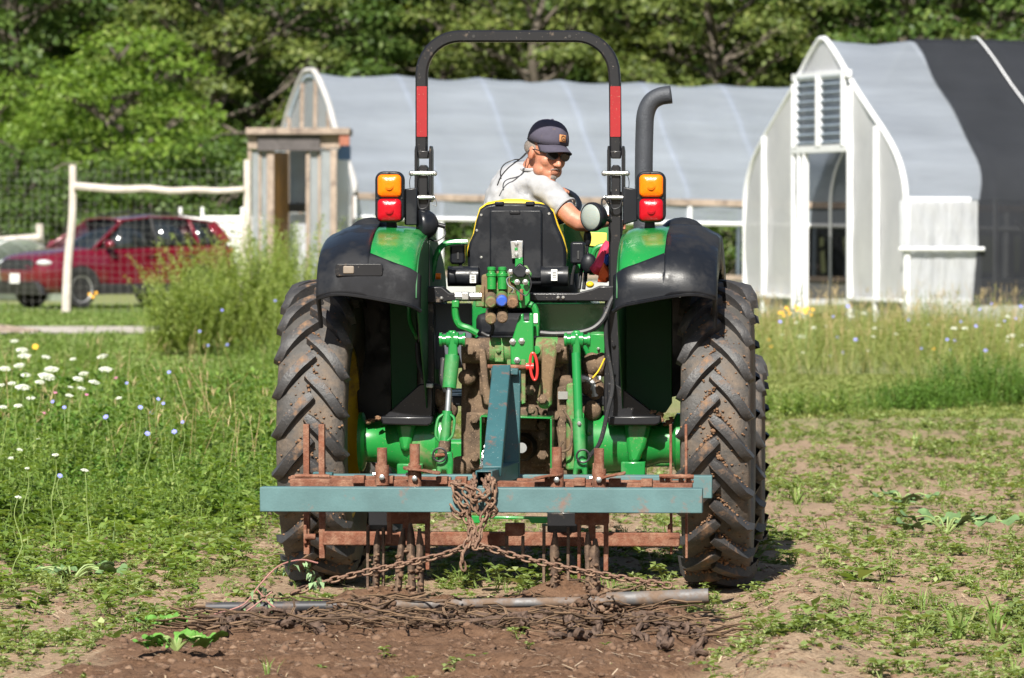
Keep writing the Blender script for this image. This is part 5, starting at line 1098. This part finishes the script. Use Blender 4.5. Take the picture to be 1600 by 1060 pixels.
pm = MB().grid([[pt_(x, z)+HR @ Vector((0, -.004, 0)) for x in (-.017, -.008, 0, .008, .017)] for z in (.067, .077, .088, .099)]).build('leather_patch', M['tan'], cap, solid=.003)
MB().tube(spline([pt_(x, z)+HR @ Vector((0, -.008, 0)) for x, z in ((.009, .091), (.001, .096), (-.008, .089), (-.006, .077), (.003, .073), (.009, .079), (.003, .084), (-.001, .080))], 4), .0017, 5).build('patch_mark', M['boot'], pm)
# hair behind the ear, stubble, glasses, cord
for s in (-1, 1): MB().ball(h_(s*.072, .035, .012), tuple(k*HS for k in (.014, .05, .034)), 12, 8, HR).build('hair', M['greyhair'], body)
MB().ball(h_(0, .088, -.005), tuple(k*HS for k in (.055, .022, .045)), 12, 8, HR).build('hair', M['greyhair'], body)
MB().tube(spline([h_(x, y, z) for x, y, z in ((-.024, -.094, -.066), (-.014, -.105, -.0585), (0, -.108, -.057), (.014, -.105, -.0585), (.024, -.094, -.066))], 4), .0045, 8, flat=.7).build('moustache', M['greyhair'], body)
MB().ball(h_(0, -.093, -.097), tuple(k*HS for k in (.017, .006, .012)), 12, 8, HR).build('goatee', M['greyhair'], body)
gl = None
M['glasslens'] = surf('dark_lens', (.02, .018, .016), .08); M['frame'] = M['hose']
for s in (-1, 1):
    ol = [h_(s*.034+.0265*math.cos(w), -.107+.012*abs(math.cos(w))*(1 if s*math.cos(w) > 0 else 0), .002+.018*math.sin(w)) for w in [2*math.pi*k/18 for k in range(18)]]
    g = MB().prism(ol, HR @ Vector((0, .002, 0))).build('eyeglass_lens', M['glasslens'], body); MB().tube(ol, .0022, 5, closed=True).build('eyeglass_rim', M['frame'], g)
    MB().tube(spline([h_(s*.062, -.092, .008), h_(s*.080, -.04, .010), h_(s*.084, .012, .006)], 4), .003, 6).build('eyeglass_temple', M['frame'], g)
MB().tube([h_(-.008, -.110, .004), h_(.008, -.110, .004)], .0025, 6).build('eyeglass_bridge', M['frame'], body)
for pts in ([h_(-.084, .012, .004), S_(814, 248, .30), S_(803, 250, .27), S_(788, 257, .27), S_(782, 268, .27), S_(783, 280, .27)], [h_(-.08, .05, -.02), S_(812, 249, .30), S_(795, 262, .27), S_(783, 276, .27), S_(777, 290, .28)]):
    MB().tube(spline(pts, 5), .0032, 6).build('eyeglass_cord', M['frame'], body)
# steering wheel in front of him

# ================================================================== THE CULTIVATOR
cu = thing('cultivator', 'teal steel toolbar cultivator with rusty shanks behind the tractor', 'implement', TO, (0, 0, YAW))
YF, YK = -2.55, -1.30
def hollow(p, q, w, h, t, name, mat, bevel=.004):
    p = Vector(p); q = Vector(q); a, b = basis(q-p); rows = []
    for P, s in ((p, 1), (q, 1)): pass
    ring = lambda P, k: [P+a*x*(w/2-k)+b*z*(h/2-k) for x, z in ((-1, -1), (1, -1), (1, 1), (-1, 1))]
    mb = MB(); mb.grid([ring(p, 0), ring(q, 0), ring(q, t), ring(p, t), ring(p, 0)], closed=True); return mb.build(name, mat, cu, bevel)
def cplate(*a, **k): return plate(*a, parent=cu, **k)
def crod(p, q, r, name, mat, n=16, **k): return rod(p, q, r, name, mat, cu, n)
a, b = T(408, 776.5, YF), T(1098, 785.5, YF); b.z = a.z = (a.z+b.z)/2
hollow(a, b, .105, .108, .008, 'front_beam', M['tealworn']); ZF = a.z
a, b = T(519, 756, YK), T(1113, 762.5, YK); b.z = a.z = ZF-.002
hollow(a, b, .10, .105, .008, 'rear_beam', M['tealworn'])
# mast
MB().bar(T(784, 578, -1.4), T(769, 738, -2.2), .085, .055, (0, -1, .3)).build('mast_brace', M['teal'], cu, .005)
MB().bar(T(801, 579, -1.36), T(799, 760, -1.36), .075, .05, (0, 1, 0)).build('mast_upright', M['teal'], cu, .005)
MB().bar(T(776, 577, -1.38), T(781, 740, -1.38), .03, .08, (0, 1, 0)).build('mast_upright', M['teal'], cu, .005)
hollow(T(798, 735, -1.36), T(756, 749, -2.46), .075, .075, .007, 'mast_tube', M['teal'])
MB().bar(T(768, 580, -1.4), T(810, 581, -1.4), .06, .03).build('mast_cap', M['teal'], cu, .004)
crod(T(770, 590, -1.37), T(812, 590, -1.37), .012, 'mast_pin', M['rust'])
# rusty rail and clamps between the beams
MB().bar(T(455, 754, -2.25), T(1082, 762, -2.25), .10, .035).build('tool_rail', M['rust'], cu, .003)
MB().bar(T(455, 748, -2.0), T(705, 751, -2.0), .05, .03).build('tool_rail', M['rust'], cu, .003); MB().bar(T(808, 753, -2.0), T(1075, 757, -2.0), .05, .03).build('tool_rail', M['rust'], cu, .003)
MB().bar(T(490, 746, -1.6), T(520, 747, -1.6), .07, .05).build('rail_block', M['teal'], cu, .003)
for x in (560, 605, 690, 720, 860, 905, 960, 1010): cplate(rrect(x-9, 746+(x-750)*.012, x+9, 758+(x-750)*.012, 1), -2.32, .08, 'clamp_block', M['rust'], bevel=.003)
for cx, sg in ((491, -1), (1060, 1)):
    hw = 12
    for x in (cx-hw, cx+hw):
        w_ = .026 if sg < 0 else .011
        MB().bar(T(x, 663, -2.05), T(x+1, 866 if x < cx else 872, -2.05), w_, .055, (0, 1, 0)).build('gauge_bar', M['rust'], cu, .002)
    for py in (747, 753): MB().bar(T(cx-40 if sg < 0 else cx-28, py, -2.12), T(cx+26 if sg < 0 else cx+24, py, -2.12), .03, .012).build('clamp_strap', M['rust'], cu, .003)
    for dx in (-26, -17, 4, 16): crod(T(cx+dx, 741, -2.15), T(cx+dx, 757, -2.15), .011, 'clamp_bolt', M['rust'], 8)
    crod(T(cx-30, 744, -2.18), T(cx+24, 745, -2.18), .009, 'threaded_rod', M['rust'], 8)
    crod(T(cx-14, 839, -2.1), T(cx+2, 839, -2.1), .014, 'axle_bolt', M['rust'], 10)
    cplate(rrect(cx-17, 820, cx-12, 850, 2), -2.1, .09, 'wear_plate', M['rust'])
# standing pins
for px, y0, y1, yc in ((597, 700, 760, 727), (648, 694, 762, 727), (870, 699, 764, 732), (936, 701, 764, 733)):
    crod(T(px, y0, -2.33), T(px, y1, -2.33), .0225, 'shank_pin', M['rust'], 18); crod(T(px, yc, -2.33), T(px, y1-2, -2.33), .031, 'pin_collar', M['rust'], 18)
    MB().lathe([(.013, 0), (.013, .012), (.01, .014)], T(px, y1-14, -2.365), (0, -1, 0), 6).build('collar_bolt', M['steel'], cu); crod(T(px-14, yc+14, -2.33), T(px-2, yc+14, -2.33), .007, 'lock_screw', M['steel'], 8)
    cplate(rrect(px-10 if px != 870 else px-2, 724, px+3, 758, 1), -2.28, .03, 'pin_bracket', M['rust'])
for px, py, w in ((659, 737, 30), (856, 746, 24), (956, 745, 22)):
    c = T(px, py, -2.34); mb = MB(); n = 20
    ol = [c+Vector((w/357*math.cos(q), .055*math.sin(q), .012*math.cos(q)*(1 if px > 800 else -1)+.004*math.sin(3*q))) for q in [2*math.pi*k/n for k in range(n)]]; mb.prism(ol, (0, 0, .009)).build('bent_plate', M['rust'], cu, .002)
# lower bar, shank frames, tines
a, b = T(505, 841, -2.08), T(1062, 846, -2.08); b.z = a.z; MB().bar(a, b, .06, .062).build('lower_bar', M['rust'], cu, .006)
M['muddyblade'] = surf('soil_smeared_blade', (.16, .105, .07), .85, 0, .35, 14, dirt=(.08, .05, .035), da=.4, ds=16, bmp=.5, bs=60)
def vbar(px, y0, y1, yl, w, d, name, mat, tilt=0): return MB().bar(T(px, y0, yl), T(px+tilt, y1, yl), w, d, (0, 1, 0)).build(name, mat, cu, .002)
for x0, x1, yt, mt in ((576, 612, 797, 'blackpaint'), (604, 671, 799, 'rust'), (855, 903, 801, 'blackpaint'), (898, 951, 801, 'rust'), (789, 819, 818, 'rust')):
    cplate([(x0, yt), (x1, yt), (x1, yt+(30 if mt == 'blackpaint' else 18)), (x1-6, yt+(32 if mt == 'blackpaint' else 20)), (x0+6, yt+(32 if mt == 'blackpaint' else 20)), (x0, yt+(30 if mt == 'blackpaint' else 18))], -2.38 if mt != 'blackpaint' else -2.3, .06, 'shank_frame', M[mt], bevel=.004)
for px, y0, y1, w in ((575, 822, 930, .012), (599, 824, 932, .012), (609, 800, 850, .02), (668, 812, 890, .02), (850, 822, 935, .012), (888, 824, 935, .012), (905, 812, 905, .014), (947, 812, 892, .02), (792, 838, 866, .012), (817, 838, 872, .012), (635, 800, 845, .03), (925, 806, 845, .03)):
    vbar(px, y0, y1, -2.36, w, .05, 'tine', M['rust'] if w > .0125 else M['muddyblade'])
def blade(px, y0, y1, yl, w, lean, mat):
    n = 9; top = T(px, y0, yl); bot = T(px+lean, y1, yl-.03); rnd = random.Random(px); L = []; Rr_ = []
    for i in range(n+1):
        t = i/n; c = top+(bot-top)*t; ww = w*min(1, .25+t*3.2)*(1-.25*max(0, t-.6)); L.append(c+Vector((-ww*rnd.uniform(.8, 1.1), rnd.uniform(-.004, .004), 0))); Rr_.append(c+Vector((ww*rnd.uniform(.8, 1.1), .012+rnd.uniform(-.004, .004), 0)))
    o = MB().grid([[l, (l+r)/2+Vector((0, -.012, 0)), r] for l, r in zip(L, Rr_)]).build('sweep_blade', mat, cu, solid=.007, smooth=25)
    P = np.array([(top+(bot-top)*rnd.uniform(.35, 1)+Vector((rnd.gauss(0, w*.8), rnd.uniform(-.02, .0), 0)))[:] for k in range(16)])
    m = clods('mud', P, np.array([rnd.uniform(.006, .016) for k in range(16)]), M['clod'], o); m['kind'] = 'stuff'
for px, y0, y1, w, wob in ((590, 828, 935, .015, -4), (630, 826, 932, .016, -10), (641, 818, 930, .018, 3), (655, 826, 930, .015, 2), (867, 830, 940, .018, -2), (918, 832, 935, .016, 3), (930, 842, 935, .022, -2)): blade(px, y0, y1, -2.42, w, wob, M['muddyblade'])
cplate([(725, 806), (858, 808), (858, 818), (830, 818), (826, 812), (760, 811), (756, 818), (728, 818)], -.62, .05, 'drawbar_hanger', M['green'])
# ================================================================== chains
def link_mesh(L, Wd, r, name, mat, n=12, m=6):
    pts = []
    for k in range(n):
        a = 2*math.pi*k/n; c, s = math.cos(a), math.sin(a); pts.append(((L/2-Wd/2)*(1 if c > 0 else -1)+(Wd/2-r)*c if abs(c) > .01 else 0, (Wd/2-r)*s, 0))
    return MB().tube(pts, r, m, closed=True).mesh(name, mat, 60)
LM = link_mesh(.056, .037, .0055, 'link', M['rustchain'])
ch = thing('chain', 'rusty drag chain knotted over the front beam', 'chain', TO, (0, 0, YAW))
def strand(pts, pitch, me, parent, jit=.25, P=None, nmax=999):
    P = P or [T(*p) for p in pts]; S = spline(P, 10); d = [0]
    for u, v in zip(S, S[1:]): d.append(d[-1]+(v-u).length)
    n = min(nmax, int(d[-1]/pitch)); k = 0; out = 0
    for i in range(n+1):
        s = i*pitch
        while k < len(d)-2 and d[k+1] < s: k += 1
        t = (S[k+1]-S[k]).normalized(); c = S[k]+(S[k+1]-S[k])*((s-d[k])/max(1e-6, d[k+1]-d[k])); a, b = basis(t); roll = (i % 2)*math.pi/2+.6+rr(-jit, jit)
        y = a*math.cos(roll)+b*math.sin(roll); z = t.cross(y); m = Matrix((t, y, z)).transposed().to_4x4(); m.translation = c; piece('link', me, parent, m)
YC = YF-.075
strand([(462, 926, -2.78), (500, 912, -2.76), (560, 897, -2.74), (620, 884, -2.72), (690, 868, -2.70), (742, 853, -2.70), (800, 868, -2.70), (850, 880, -2.72), (910, 893, -2.74), (980, 905, -2.78), (1050, 916, -2.86)], .036, LM, ch)
for s in ([(742, 853, -2.7), (736, 828, -2.66), (724, 800, YC), (712, 775, YC), (709, 760, YC+.01), (716, 752, -2.5)], [(744, 850, -2.7), (752, 825, -2.66), (764, 800, YC), (771, 778, YC), (772, 758, YC), (766, 748, -2.5), (758, 742, -2.4)],
          [(712, 758, YC), (735, 764, YC-.02), (755, 778, YC-.03), (772, 796, YC-.02), (768, 806, YC)], [(716, 776, YC-.02), (728, 790, YC-.03), (734, 812, YC-.01), (742, 838, -2.68)], [(742, 745, -2.45), (738, 768, YC-.02), (742, 792, YC-.03), (752, 806, YC-.01)], [(756, 752, -2.48), (762, 768, YC-.03), (748, 780, YC-.04), (736, 776, YC-.03), (722, 764, YC-.02)], [(768, 786, YC-.03), (758, 802, YC-.03), (750, 824, -2.67), (745, 848, -2.7)], [(708, 795, YC), (716, 806, YC), (728, 800, YC-.02)],
          [(736, 830, -2.68), (729, 852, -2.72), (722, 870, -2.74), (724, 888, -2.74)]): strand(s, .034, LM, ch, .5)
wch = thing('safety_chain', 'thin bright chain hanging beside the teal mast', 'chain', TO, (0, 0, YAW)); strand([(768, 672, -1.2), (762, 690, -1.22), (755, 712, -1.25), (752, 728, -1.28)], .02, link_mesh(.032, .02, .003, 'link', M['steel']), wch)
# ================================================================== drag bar and chain harrow on the soil
YP = -2.98
db = thing('drag_pipe', 'muddy steel drag pipe lying across the tilled soil', 'pipe', TO, (0, 0, YAW))
zA = T(322, 950, YP).z; zB = T(1107, 933, YP).z
def pp(px, z): p = T(px, 940, YP); p.z = z; return p
MB().cyl(pp(322, zA), pp(530, zA+.01), .024, n=16).build('pipe_end', M['darkpipe'], db); MB().cyl(pp(525, zA+.01), pp(955, zB-.02), .021, n=16).build('pipe_run', M['pipe'], db); MB().cyl(pp(948, zB-.015), pp(1107, zB+.005), .032, n=18).build('pipe_sleeve', M['pipe'], db)
hn = thing('chain_harrow', 'soil-caked chain harrow dragged on the bed behind the pipe', 'harrow', TO, (0, 0, YAW))
HL = link_mesh(.09, .055, .011, 'link', M['muddychain'], 10, 5)
def gl_(x, y, up=.018):
    w = TM @ Vector((x, y, 0)); return Vector((x, y, float(height(w.x, w.y))+up))
x0, x1 = T(335, 980, -3.3).x, T(1085, 980, -3.3).x; cnt = 0
for i in range(15):
    x = x0+(x1-x0)*i/14; L = .42+.4*rr(0, 1)+(.35 if i > 9 else 0); y = YP-.02; pts = []; xx = x
    for k in range(6): pts.append(gl_(xx, y-L*k/5, .012+.018*(k % 2))); xx += rr(-.07, .07)
    strand(None, .055, HL, hn, .5, pts)
for j, yy in enumerate((-3.14, -3.3, -3.46)):
    pts = [gl_(x0+(x1-x0)*k/11+rr(-.04, .04), yy+rr(-.07, .07), .015+rr(0, .03)) for k in range(12)]; strand(None, .075, HL, hn, .6, pts)
# soil heaped over the pipe
P = []
for px, n in ((580, 260), (915, 160), (700, 60), (460, 50), (1010, 40)):
    for k in range(n):
        p = T(px+random.gauss(0, 32), 940, YP+random.gauss(-.01, .06)); w = TM @ p; P.append((w.x, w.y, float(height(w.x, w.y))+rr(0, .05)*max(0, 1-abs(p.y-YP)*6)))
tag(clods('soil_heap', np.array(P), np.array([rr(.008, .026) for q in P]), M['clod']), 'soil crumbs heaped over the drag pipe', 'soil', kind='stuff')
def p_root():
    q = Leaves(); a = rr(0, 6.28); p = np.array((0, 0, .02)); 
    for k in range(5):
        e = p+np.array((math.cos(a)*.05, math.sin(a)*.05, rr(-.012, .018))); s = np.array((-math.sin(a), math.cos(a), 0))*.004; u = np.array((0, 0, .004)); q.V += [p-s, p+s, e+s*.8, e-s*.8, p-u, p+u, e+u*.8, e-u*.8]; p = e; a += rr(-.7, .7)
    return q.arr()
P = []
for k in range(420):
    w = TM @ Vector((rr(x0-.05, x1+.05), YP+.06-.8*rr(0, 1)**1.2 if rr(0, 1) < .8 else YP+rr(0, .2), 0)); P.append((w.x, w.y, float(height(w.x, w.y))+rr(-.005, .02)))
tag(scatter('root_tangle', [p_root() for k in range(20)], np.array(P, float), np.array([rr(.5, 1.5) for q in P]), leafmat('root', (.07, .045, .03), (.2, .13, .08), .0, .9)), 'torn roots and stems tangled in the chain harrow', 'roots', kind='stuff')

# ================================================================== plants that stand out
def lobed(L, nl=5, amp=.3, wav=.12):
    mb = MB(); n = nl*6; c = Vector((0, L*.35, 0)); ring = []; mid = []
    for k in range(n):
        a = 2*math.pi*k/n-math.pi/2; r = L*.55*(1-amp*.5+amp*abs(math.cos(a*nl/2+.4)))*(1 if k else .55); p = c+Vector((math.cos(a)*r, math.sin(a)*r, wav*L*math.sin(a*3)+rr(-.03, .03)*L)); ring.append(p); mid.append(c+(p-c)*.5+Vector((0, 0, -.05*L)))
    mb.grid([ring, mid], closed=True); mb.add(mid, [tuple(range(n))]); return mb
def leafy(name, label, cat, px, py, n, L, mat, spread, stemc, h=.12, droop=.5):
    D = FPX*CAMH/(py-HORIZON); x = gx(px, D); z = float(height(x, D)); t = thing(name, label, cat, (x, D, z))
    ms = [lobed(L*rr(.8, 1.15)).mesh('leaf', mat, 60) for k in range(4)]
    for k in range(n):
        a = rr(0, 6.28); d = spread*rr(.2, 1); e = Vector((math.cos(a)*d, math.sin(a)*d*.7, h*rr(.4, 1))); m = Matrix.Translation(e) @ Matrix.Rotation(a-math.pi/2+rr(-.5, .5), 4, 'Z') @ Matrix.Rotation(rr(.1, droop), 4, 'X') @ Matrix.Rotation(rr(-.4, .4), 4, 'Y')
        piece('leaf', ms[k % 4], t, m); MB().tube(spline([(0, 0, 0), e*.5+Vector((0, 0, h*.5)), e], 4), .005, 6).build('stalk', stemc, t)
    return t
M['palestem'] = surf('pale_stem', (.24, .32, .11), .6); M['pinkstem'] = surf('pink_stem', (.30, .13, .11), .6)
M['squash'] = surf('squash_leaf', (.10, .25, .035), .75, 0, .25, 12, bmp=.3, bs=40); M['dock'] = surf('dock_leaf', (.11, .19, .07), .8, 0, .25, 12, bmp=.3, bs=40); M['wilt'] = surf('wilting_leaf', (.22, .33, .16), .6, 0, .25, 20)
leafy('squash_plant', 'uprooted squash plant with bright lobed leaves at bottom left', 'plant', 275, 1046, 17, .075, M['squash'], .17, M['palestem'], .06)
leafy('squash_plant', 'smaller dark lobed squash plant left of the harrow', 'plant', 258, 995, 12, .065, M['squash'], .15, M['palestem'], .045)
leafy('dock_plant', 'large flopped grey green dock leaves right of the tractor', 'plant', 1480, 838, 14, .10, M['dock'], .34, M['palestem'], .1)
leafy('dock_plant', 'grey green dock leaves above the larger plant', 'plant', 1410, 800, 9, .09, M['dock'], .26, M['palestem'], .1)
leafy('dock_plant', 'wilted dock clump at the left of the field', 'plant', 110, 905, 12, .075, M['dock'], .26, M['palestem'], .08)
def grassy(label, px, py, h, n, mat):
    D = FPX*CAMH/(py-HORIZON); x = gx(px, D); t = thing('grass_tuft', label, 'grass', (x, D, float(height(x, D)))); V = p_tuft(h, n, .016, .8).reshape(-1, 3); npmesh('blade', V, np.arange(len(V)).reshape(-1, 4), mat, t)['kind'] = 'stuff'
grassy('broad bladed grass tuft at lower right of the field', 1500, 1010, .26, 16, L_['grass']); grassy('broad bladed grass tuft near the right edge below the dock', 1555, 1008, .24, 14, L_['grass']); grassy('grass tuft beside the right rear tyre', 1245, 790, .22, 12, L_['lush']); grassy('broad leaved tuft in weeds left of the tractor', 250, 722, .42, 20, L_['lush']); grassy('upright tuft right of the field centre', 1430, 705, .24, 10, L_['grass'])
# torn weed hanging over the drag pipe
uw = thing('uprooted_weed', 'wilting pink stemmed weed caught on the left end of the pipe', 'plant', TO, (0, 0, YAW))
def wl(px, py, yl, L, az, el): 
    q = Leaves(); q.leaf(T(px, py, yl), az, el, L, L*.5, .3); V = q.arr().reshape(-1, 3); npmesh('leaf', V, np.arange(4).reshape(1, 4), M['wilt'], uw)
for st in ([(335, 960, -3.05), (380, 945, -3.02), (405, 915, -3.0), (435, 885, -2.95), (470, 875, -2.9), (497, 880, -2.9)], [(345, 970, -3.08), (385, 955, -3.06), (425, 925, -3.02)], [(400, 920, -3.0), (430, 950, -3.06), (470, 962, -3.1)]): MB().tube(spline([T(*p) for p in st], 5), .0034, 6).build('stem', M['pinkstem'], uw)
for k in range(70):
    q = random.choice([(440, 880), (460, 876), (480, 880), (492, 890), (498, 905), (424, 925), (415, 938), (400, 935), (430, 945), (372, 948), (360, 960), (405, 915)]); wl(q[0]+rr(-9, 9), q[1]+rr(-4, 10), -3.0+rr(-.04, .06), rr(.025, .05), rr(0, 6.28), rr(-1.3, .2))
# Queen Anne's lace, chicory, yellow daisies
M['umbel'] = surf('white_floret', (.66, .68, .58), .8); M['chicory'] = surf('blue_petal', (.26, .28, .72), .7); M['gold'] = surf('golden_petal', (.8, .42, .02), .7); M['stemg'] = surf('green_stem', (.20, .27, .08), .7); M['pink'] = surf('pink_clover', (.6, .2, .35), .8)
def umbel():
    q = Leaves()
    for k in range(46):
        r = .055*math.sqrt((k+.5)/46); a = k*2.4; c = np.array((math.cos(a)*r, math.sin(a)*r, .012-3.2*r*r*2))
        q.V += [c+np.array(v)*rr(.7, 1.2)+np.array((0, 0, rr(-.003, .003))) for v in ((-.0085, -.0085, 0), (.0085, -.0085, .003), (.0085, .0085, 0), (-.0085, .0085, .003))]
    return q.arr().reshape(-1, 3)
def daisy(r, n):
    q = Leaves()
    for k in range(n): q.leaf((0, 0, 0), 2*math.pi*k/n, rr(.0, .35), r, r*.55, .1)
    return q.arr().reshape(-1, 3)
def mk(V, name, mat): o = npmesh(name, V, np.arange(len(V)).reshape(-1, 4), mat); me = o.data; bpy.data.objects.remove(o); return me
UM = [mk(umbel(), 'umbel', M['umbel']) for k in range(4)]; CH = mk(daisy(.019, 12), 'flower_head', M['chicory']); GO = mk(daisy(.03, 9), 'flower_head', M['gold']); PK = mk(daisy(.014, 10), 'flower_head', M['pink'])
SM = MB().tube(spline([(0, 0, 0), (.03, .01, .25), (-.015, .02, .5), (.02, 0, .8), (0, 0, 1)], 3), [.003]*8+[.0022]*5, 5).mesh('stem', M['stemg'])
def flower(name, label, cat, px, py, h, head, group, hs=1., tilt=.35, part='flower_head'):
    D = FPX*(CAMH-h)/(py-HORIZON)
    if px > 1100: D = rr(61, 68); h = max(.15, CAMH-(py-HORIZON)*D/FPX)
    elif py < 560 and name == 'chicory': D = rr(62, 66); h = max(.2, CAMH-(py-HORIZON)*D/FPX)
    elif py > 640: h = .3+.25*rr(0, 1); D = FPX*(CAMH-h)/(py-HORIZON)
    x = gx(px, D); z = float(height(x, D)); t = thing(name, label, cat, (x, D, z), group=group)
    s = piece('stem', SM, t); s.scale = (1, 1, h-z); o = piece(part, head, t); o.location = (0, 0, h-z); o.scale = (hs,)*3; o.rotation_euler = (tilt, rr(-.25, .25), rr(-.3, .3)); s.rotation_euler = (0, 0, rr(0, 6)); return t
for i, (px, py, w) in enumerate([(34, 547, 22), (38, 556, 24), (8, 576, 22), (30, 571, 21), (40, 586, 18), (72, 558, 16), (80, 577, 26), (73, 588, 32), (35, 605, 27), (48, 622, 16), (18, 599, 15), (114, 561, 12), (160, 557, 21), (165, 577, 24), (130, 584, 18), (122, 592, 20), (147, 597, 20), (108, 618, 14), (127, 607, 15), (5, 636, 15), (28, 634, 16), (60, 686, 14), (30, 703, 13), (67, 702, 11), (86, 711, 12), (132, 735, 14), (17, 716, 13), (42, 732, 9), (28, 777, 12), (110, 605, 10), (22, 533, 15), (2, 602, 14), (62, 597, 18), (185, 622, 12)]):
    h = .58 if py < 640 else .45; D = FPX*(CAMH-h)/(py-360)
    flower('lace_flower', 'flat white lace flower head above the weeds at far left', 'flower', px, py, h, UM[i % 4], 'white lace flowers at left', w*.88/(.115*FPX/D), .3, 'umbel')
for px, py in ((82, 628), (100, 637), (219, 637), (247, 624), (255, 631), (237, 645), (264, 582), (165, 652), (272, 675), (198, 599), (355, 539), (347, 485), (430, 470), (312, 518), (230, 678), (93, 744), (285, 660), (325, 540)): flower('chicory', 'small blue chicory flower in the left hand weeds', 'flower', px, py, .58 if py > 560 else 1.1, CH, 'blue chicory at left', rr(.7, 1.1), .9)
for px, py in ((181, 591), (135, 617), (218, 656), (68, 646), (86, 614)): flower('clover', 'tiny pink clover flower in the left hand weeds', 'flower', px, py, .5, PK, 'pink clovers at left', 1.2, .6)
for px, py in ((1219, 503), (1302, 495), (1325, 479), (1337, 531), (1308, 527), (1297, 583), (1317, 557), (1480, 531), (1492, 533), (1502, 503), (1525, 510), (1570, 502), (1587, 498), (1550, 475), (1486, 560), (1540, 548), (1420, 500), (1531, 484), (1595, 479), (1440, 545)): flower('chicory', 'blue chicory flower in the meadow by the right greenhouse', 'flower', px, py, .85 if py < 540 else .5, CH, 'blue chicory at right', rr(.9, 1.5), .9)
for px, py, w in ((1252, 526, 26), (1245, 504, 10), (1330, 495, 14), (1365, 526, 12), (1367, 513, 9), (1491, 513, 15), (1508, 513, 14), (1560, 508, 13), (1580, 525, 22), (1575, 533, 12), (1400, 522, 12), (1255, 551, 8), (1317, 552, 9), (1357, 548, 10), (1490, 560, 10), (1222, 523, 8), (1272, 512, 11), (1575, 495, 12), (1350, 490, 12), (1597, 540, 12), (1450, 508, 10), (1290, 510, 9)):
    h = .8 if py < 540 else .6; D = FPX*(CAMH-h)/(py-360); flower('lace_flower', 'white lace flower in the meadow before the right greenhouse', 'flower', px, py, h, UM[px % 4], 'white lace flowers at right', w*.88/(.115*FPX/D), .3, 'umbel')
for px, py, h in [(1225+rr(-9, 9), 487+rr(-6, 8), 1.0) for k in range(6)]+[(1255+rr(-16, 16), 485+rr(-7, 8), 1.0) for k in range(13)]+[(1202, 531, .7), (1205, 542, .6), (1217, 537, .7), (1459, 545, .6)]: flower('daisy', 'golden daisy in the clump beside the right rear tyre', 'flower', px, py, h, GO, 'golden daisies at right', rr(.6, 1.0), 1.0)
for px, py in ((55, 542), (140, 460), (150, 458), (145, 464)): flower('daisy', 'small yellow daisy below the red car', 'flower', px, py, .6, GO, 'yellow daisies at left', 1.2, 1.)
# bushy mugwort in front of the porch
def mugwort(label, px, D, h, n, sp): return clump_thing('mugwort_bush', label, 'shrub', px, D, h, n, L_['mug'], sp, None, .15, .038, 70)
mugwort('tall feathery yellow green shrub left of the left rear tyre', 345, 72, 1.75, 330, .5); mugwort('taller feathery shrub peaks before the wooden porch', 440, 74, 2.1, 300, .45); mugwort('feathery shrub partly behind the left rear tyre', 505, 70, 1.5, 150, .4); mugwort('low left edge of the feathery shrubs', 290, 70, 1.25, 150, .3)
clump_thing('weed_clump', 'bright green leafy clump on the gravel edge at left', 'weed', 110, 62, .62, 110, L_['lush'], .32); clump_thing('weed_clump', 'dark green leafy clump under the feathery shrub', 'weed', 400, 58, .6, 130, L_['lush'], .42); clump_thing('weed_clump', 'leafy clump touching the left rear tyre', 'weed', 410, 50, .5, 110, L_['lush'], .35); clump_thing('weed_clump', 'bright leafy mound in the middle of the left weeds', 'weed', 200, 55, .5, 90, L_['lush'], .35)

for px, D, h, n, sp, l in ((60, 52, .45, 90, .3, 'rounded leafy green mound at the far left above the lace flowers'), (290, 46, .42, 100, .34, 'leafy green mound below the feathery shrubs'), (360, 40, .4, 90, .3, 'broad leafy clump left of the tyre at mid height'), (150, 40, .36, 80, .3, 'leafy clump right of the white lace flowers'), (330, 33, .3, 80, .26, 'low leafy clump near the left end of the toolbar')):
    clump_thing('weed_clump', l, 'weed', px, D, h, n, L_['lush'], sp, None, .10, .052, 16)
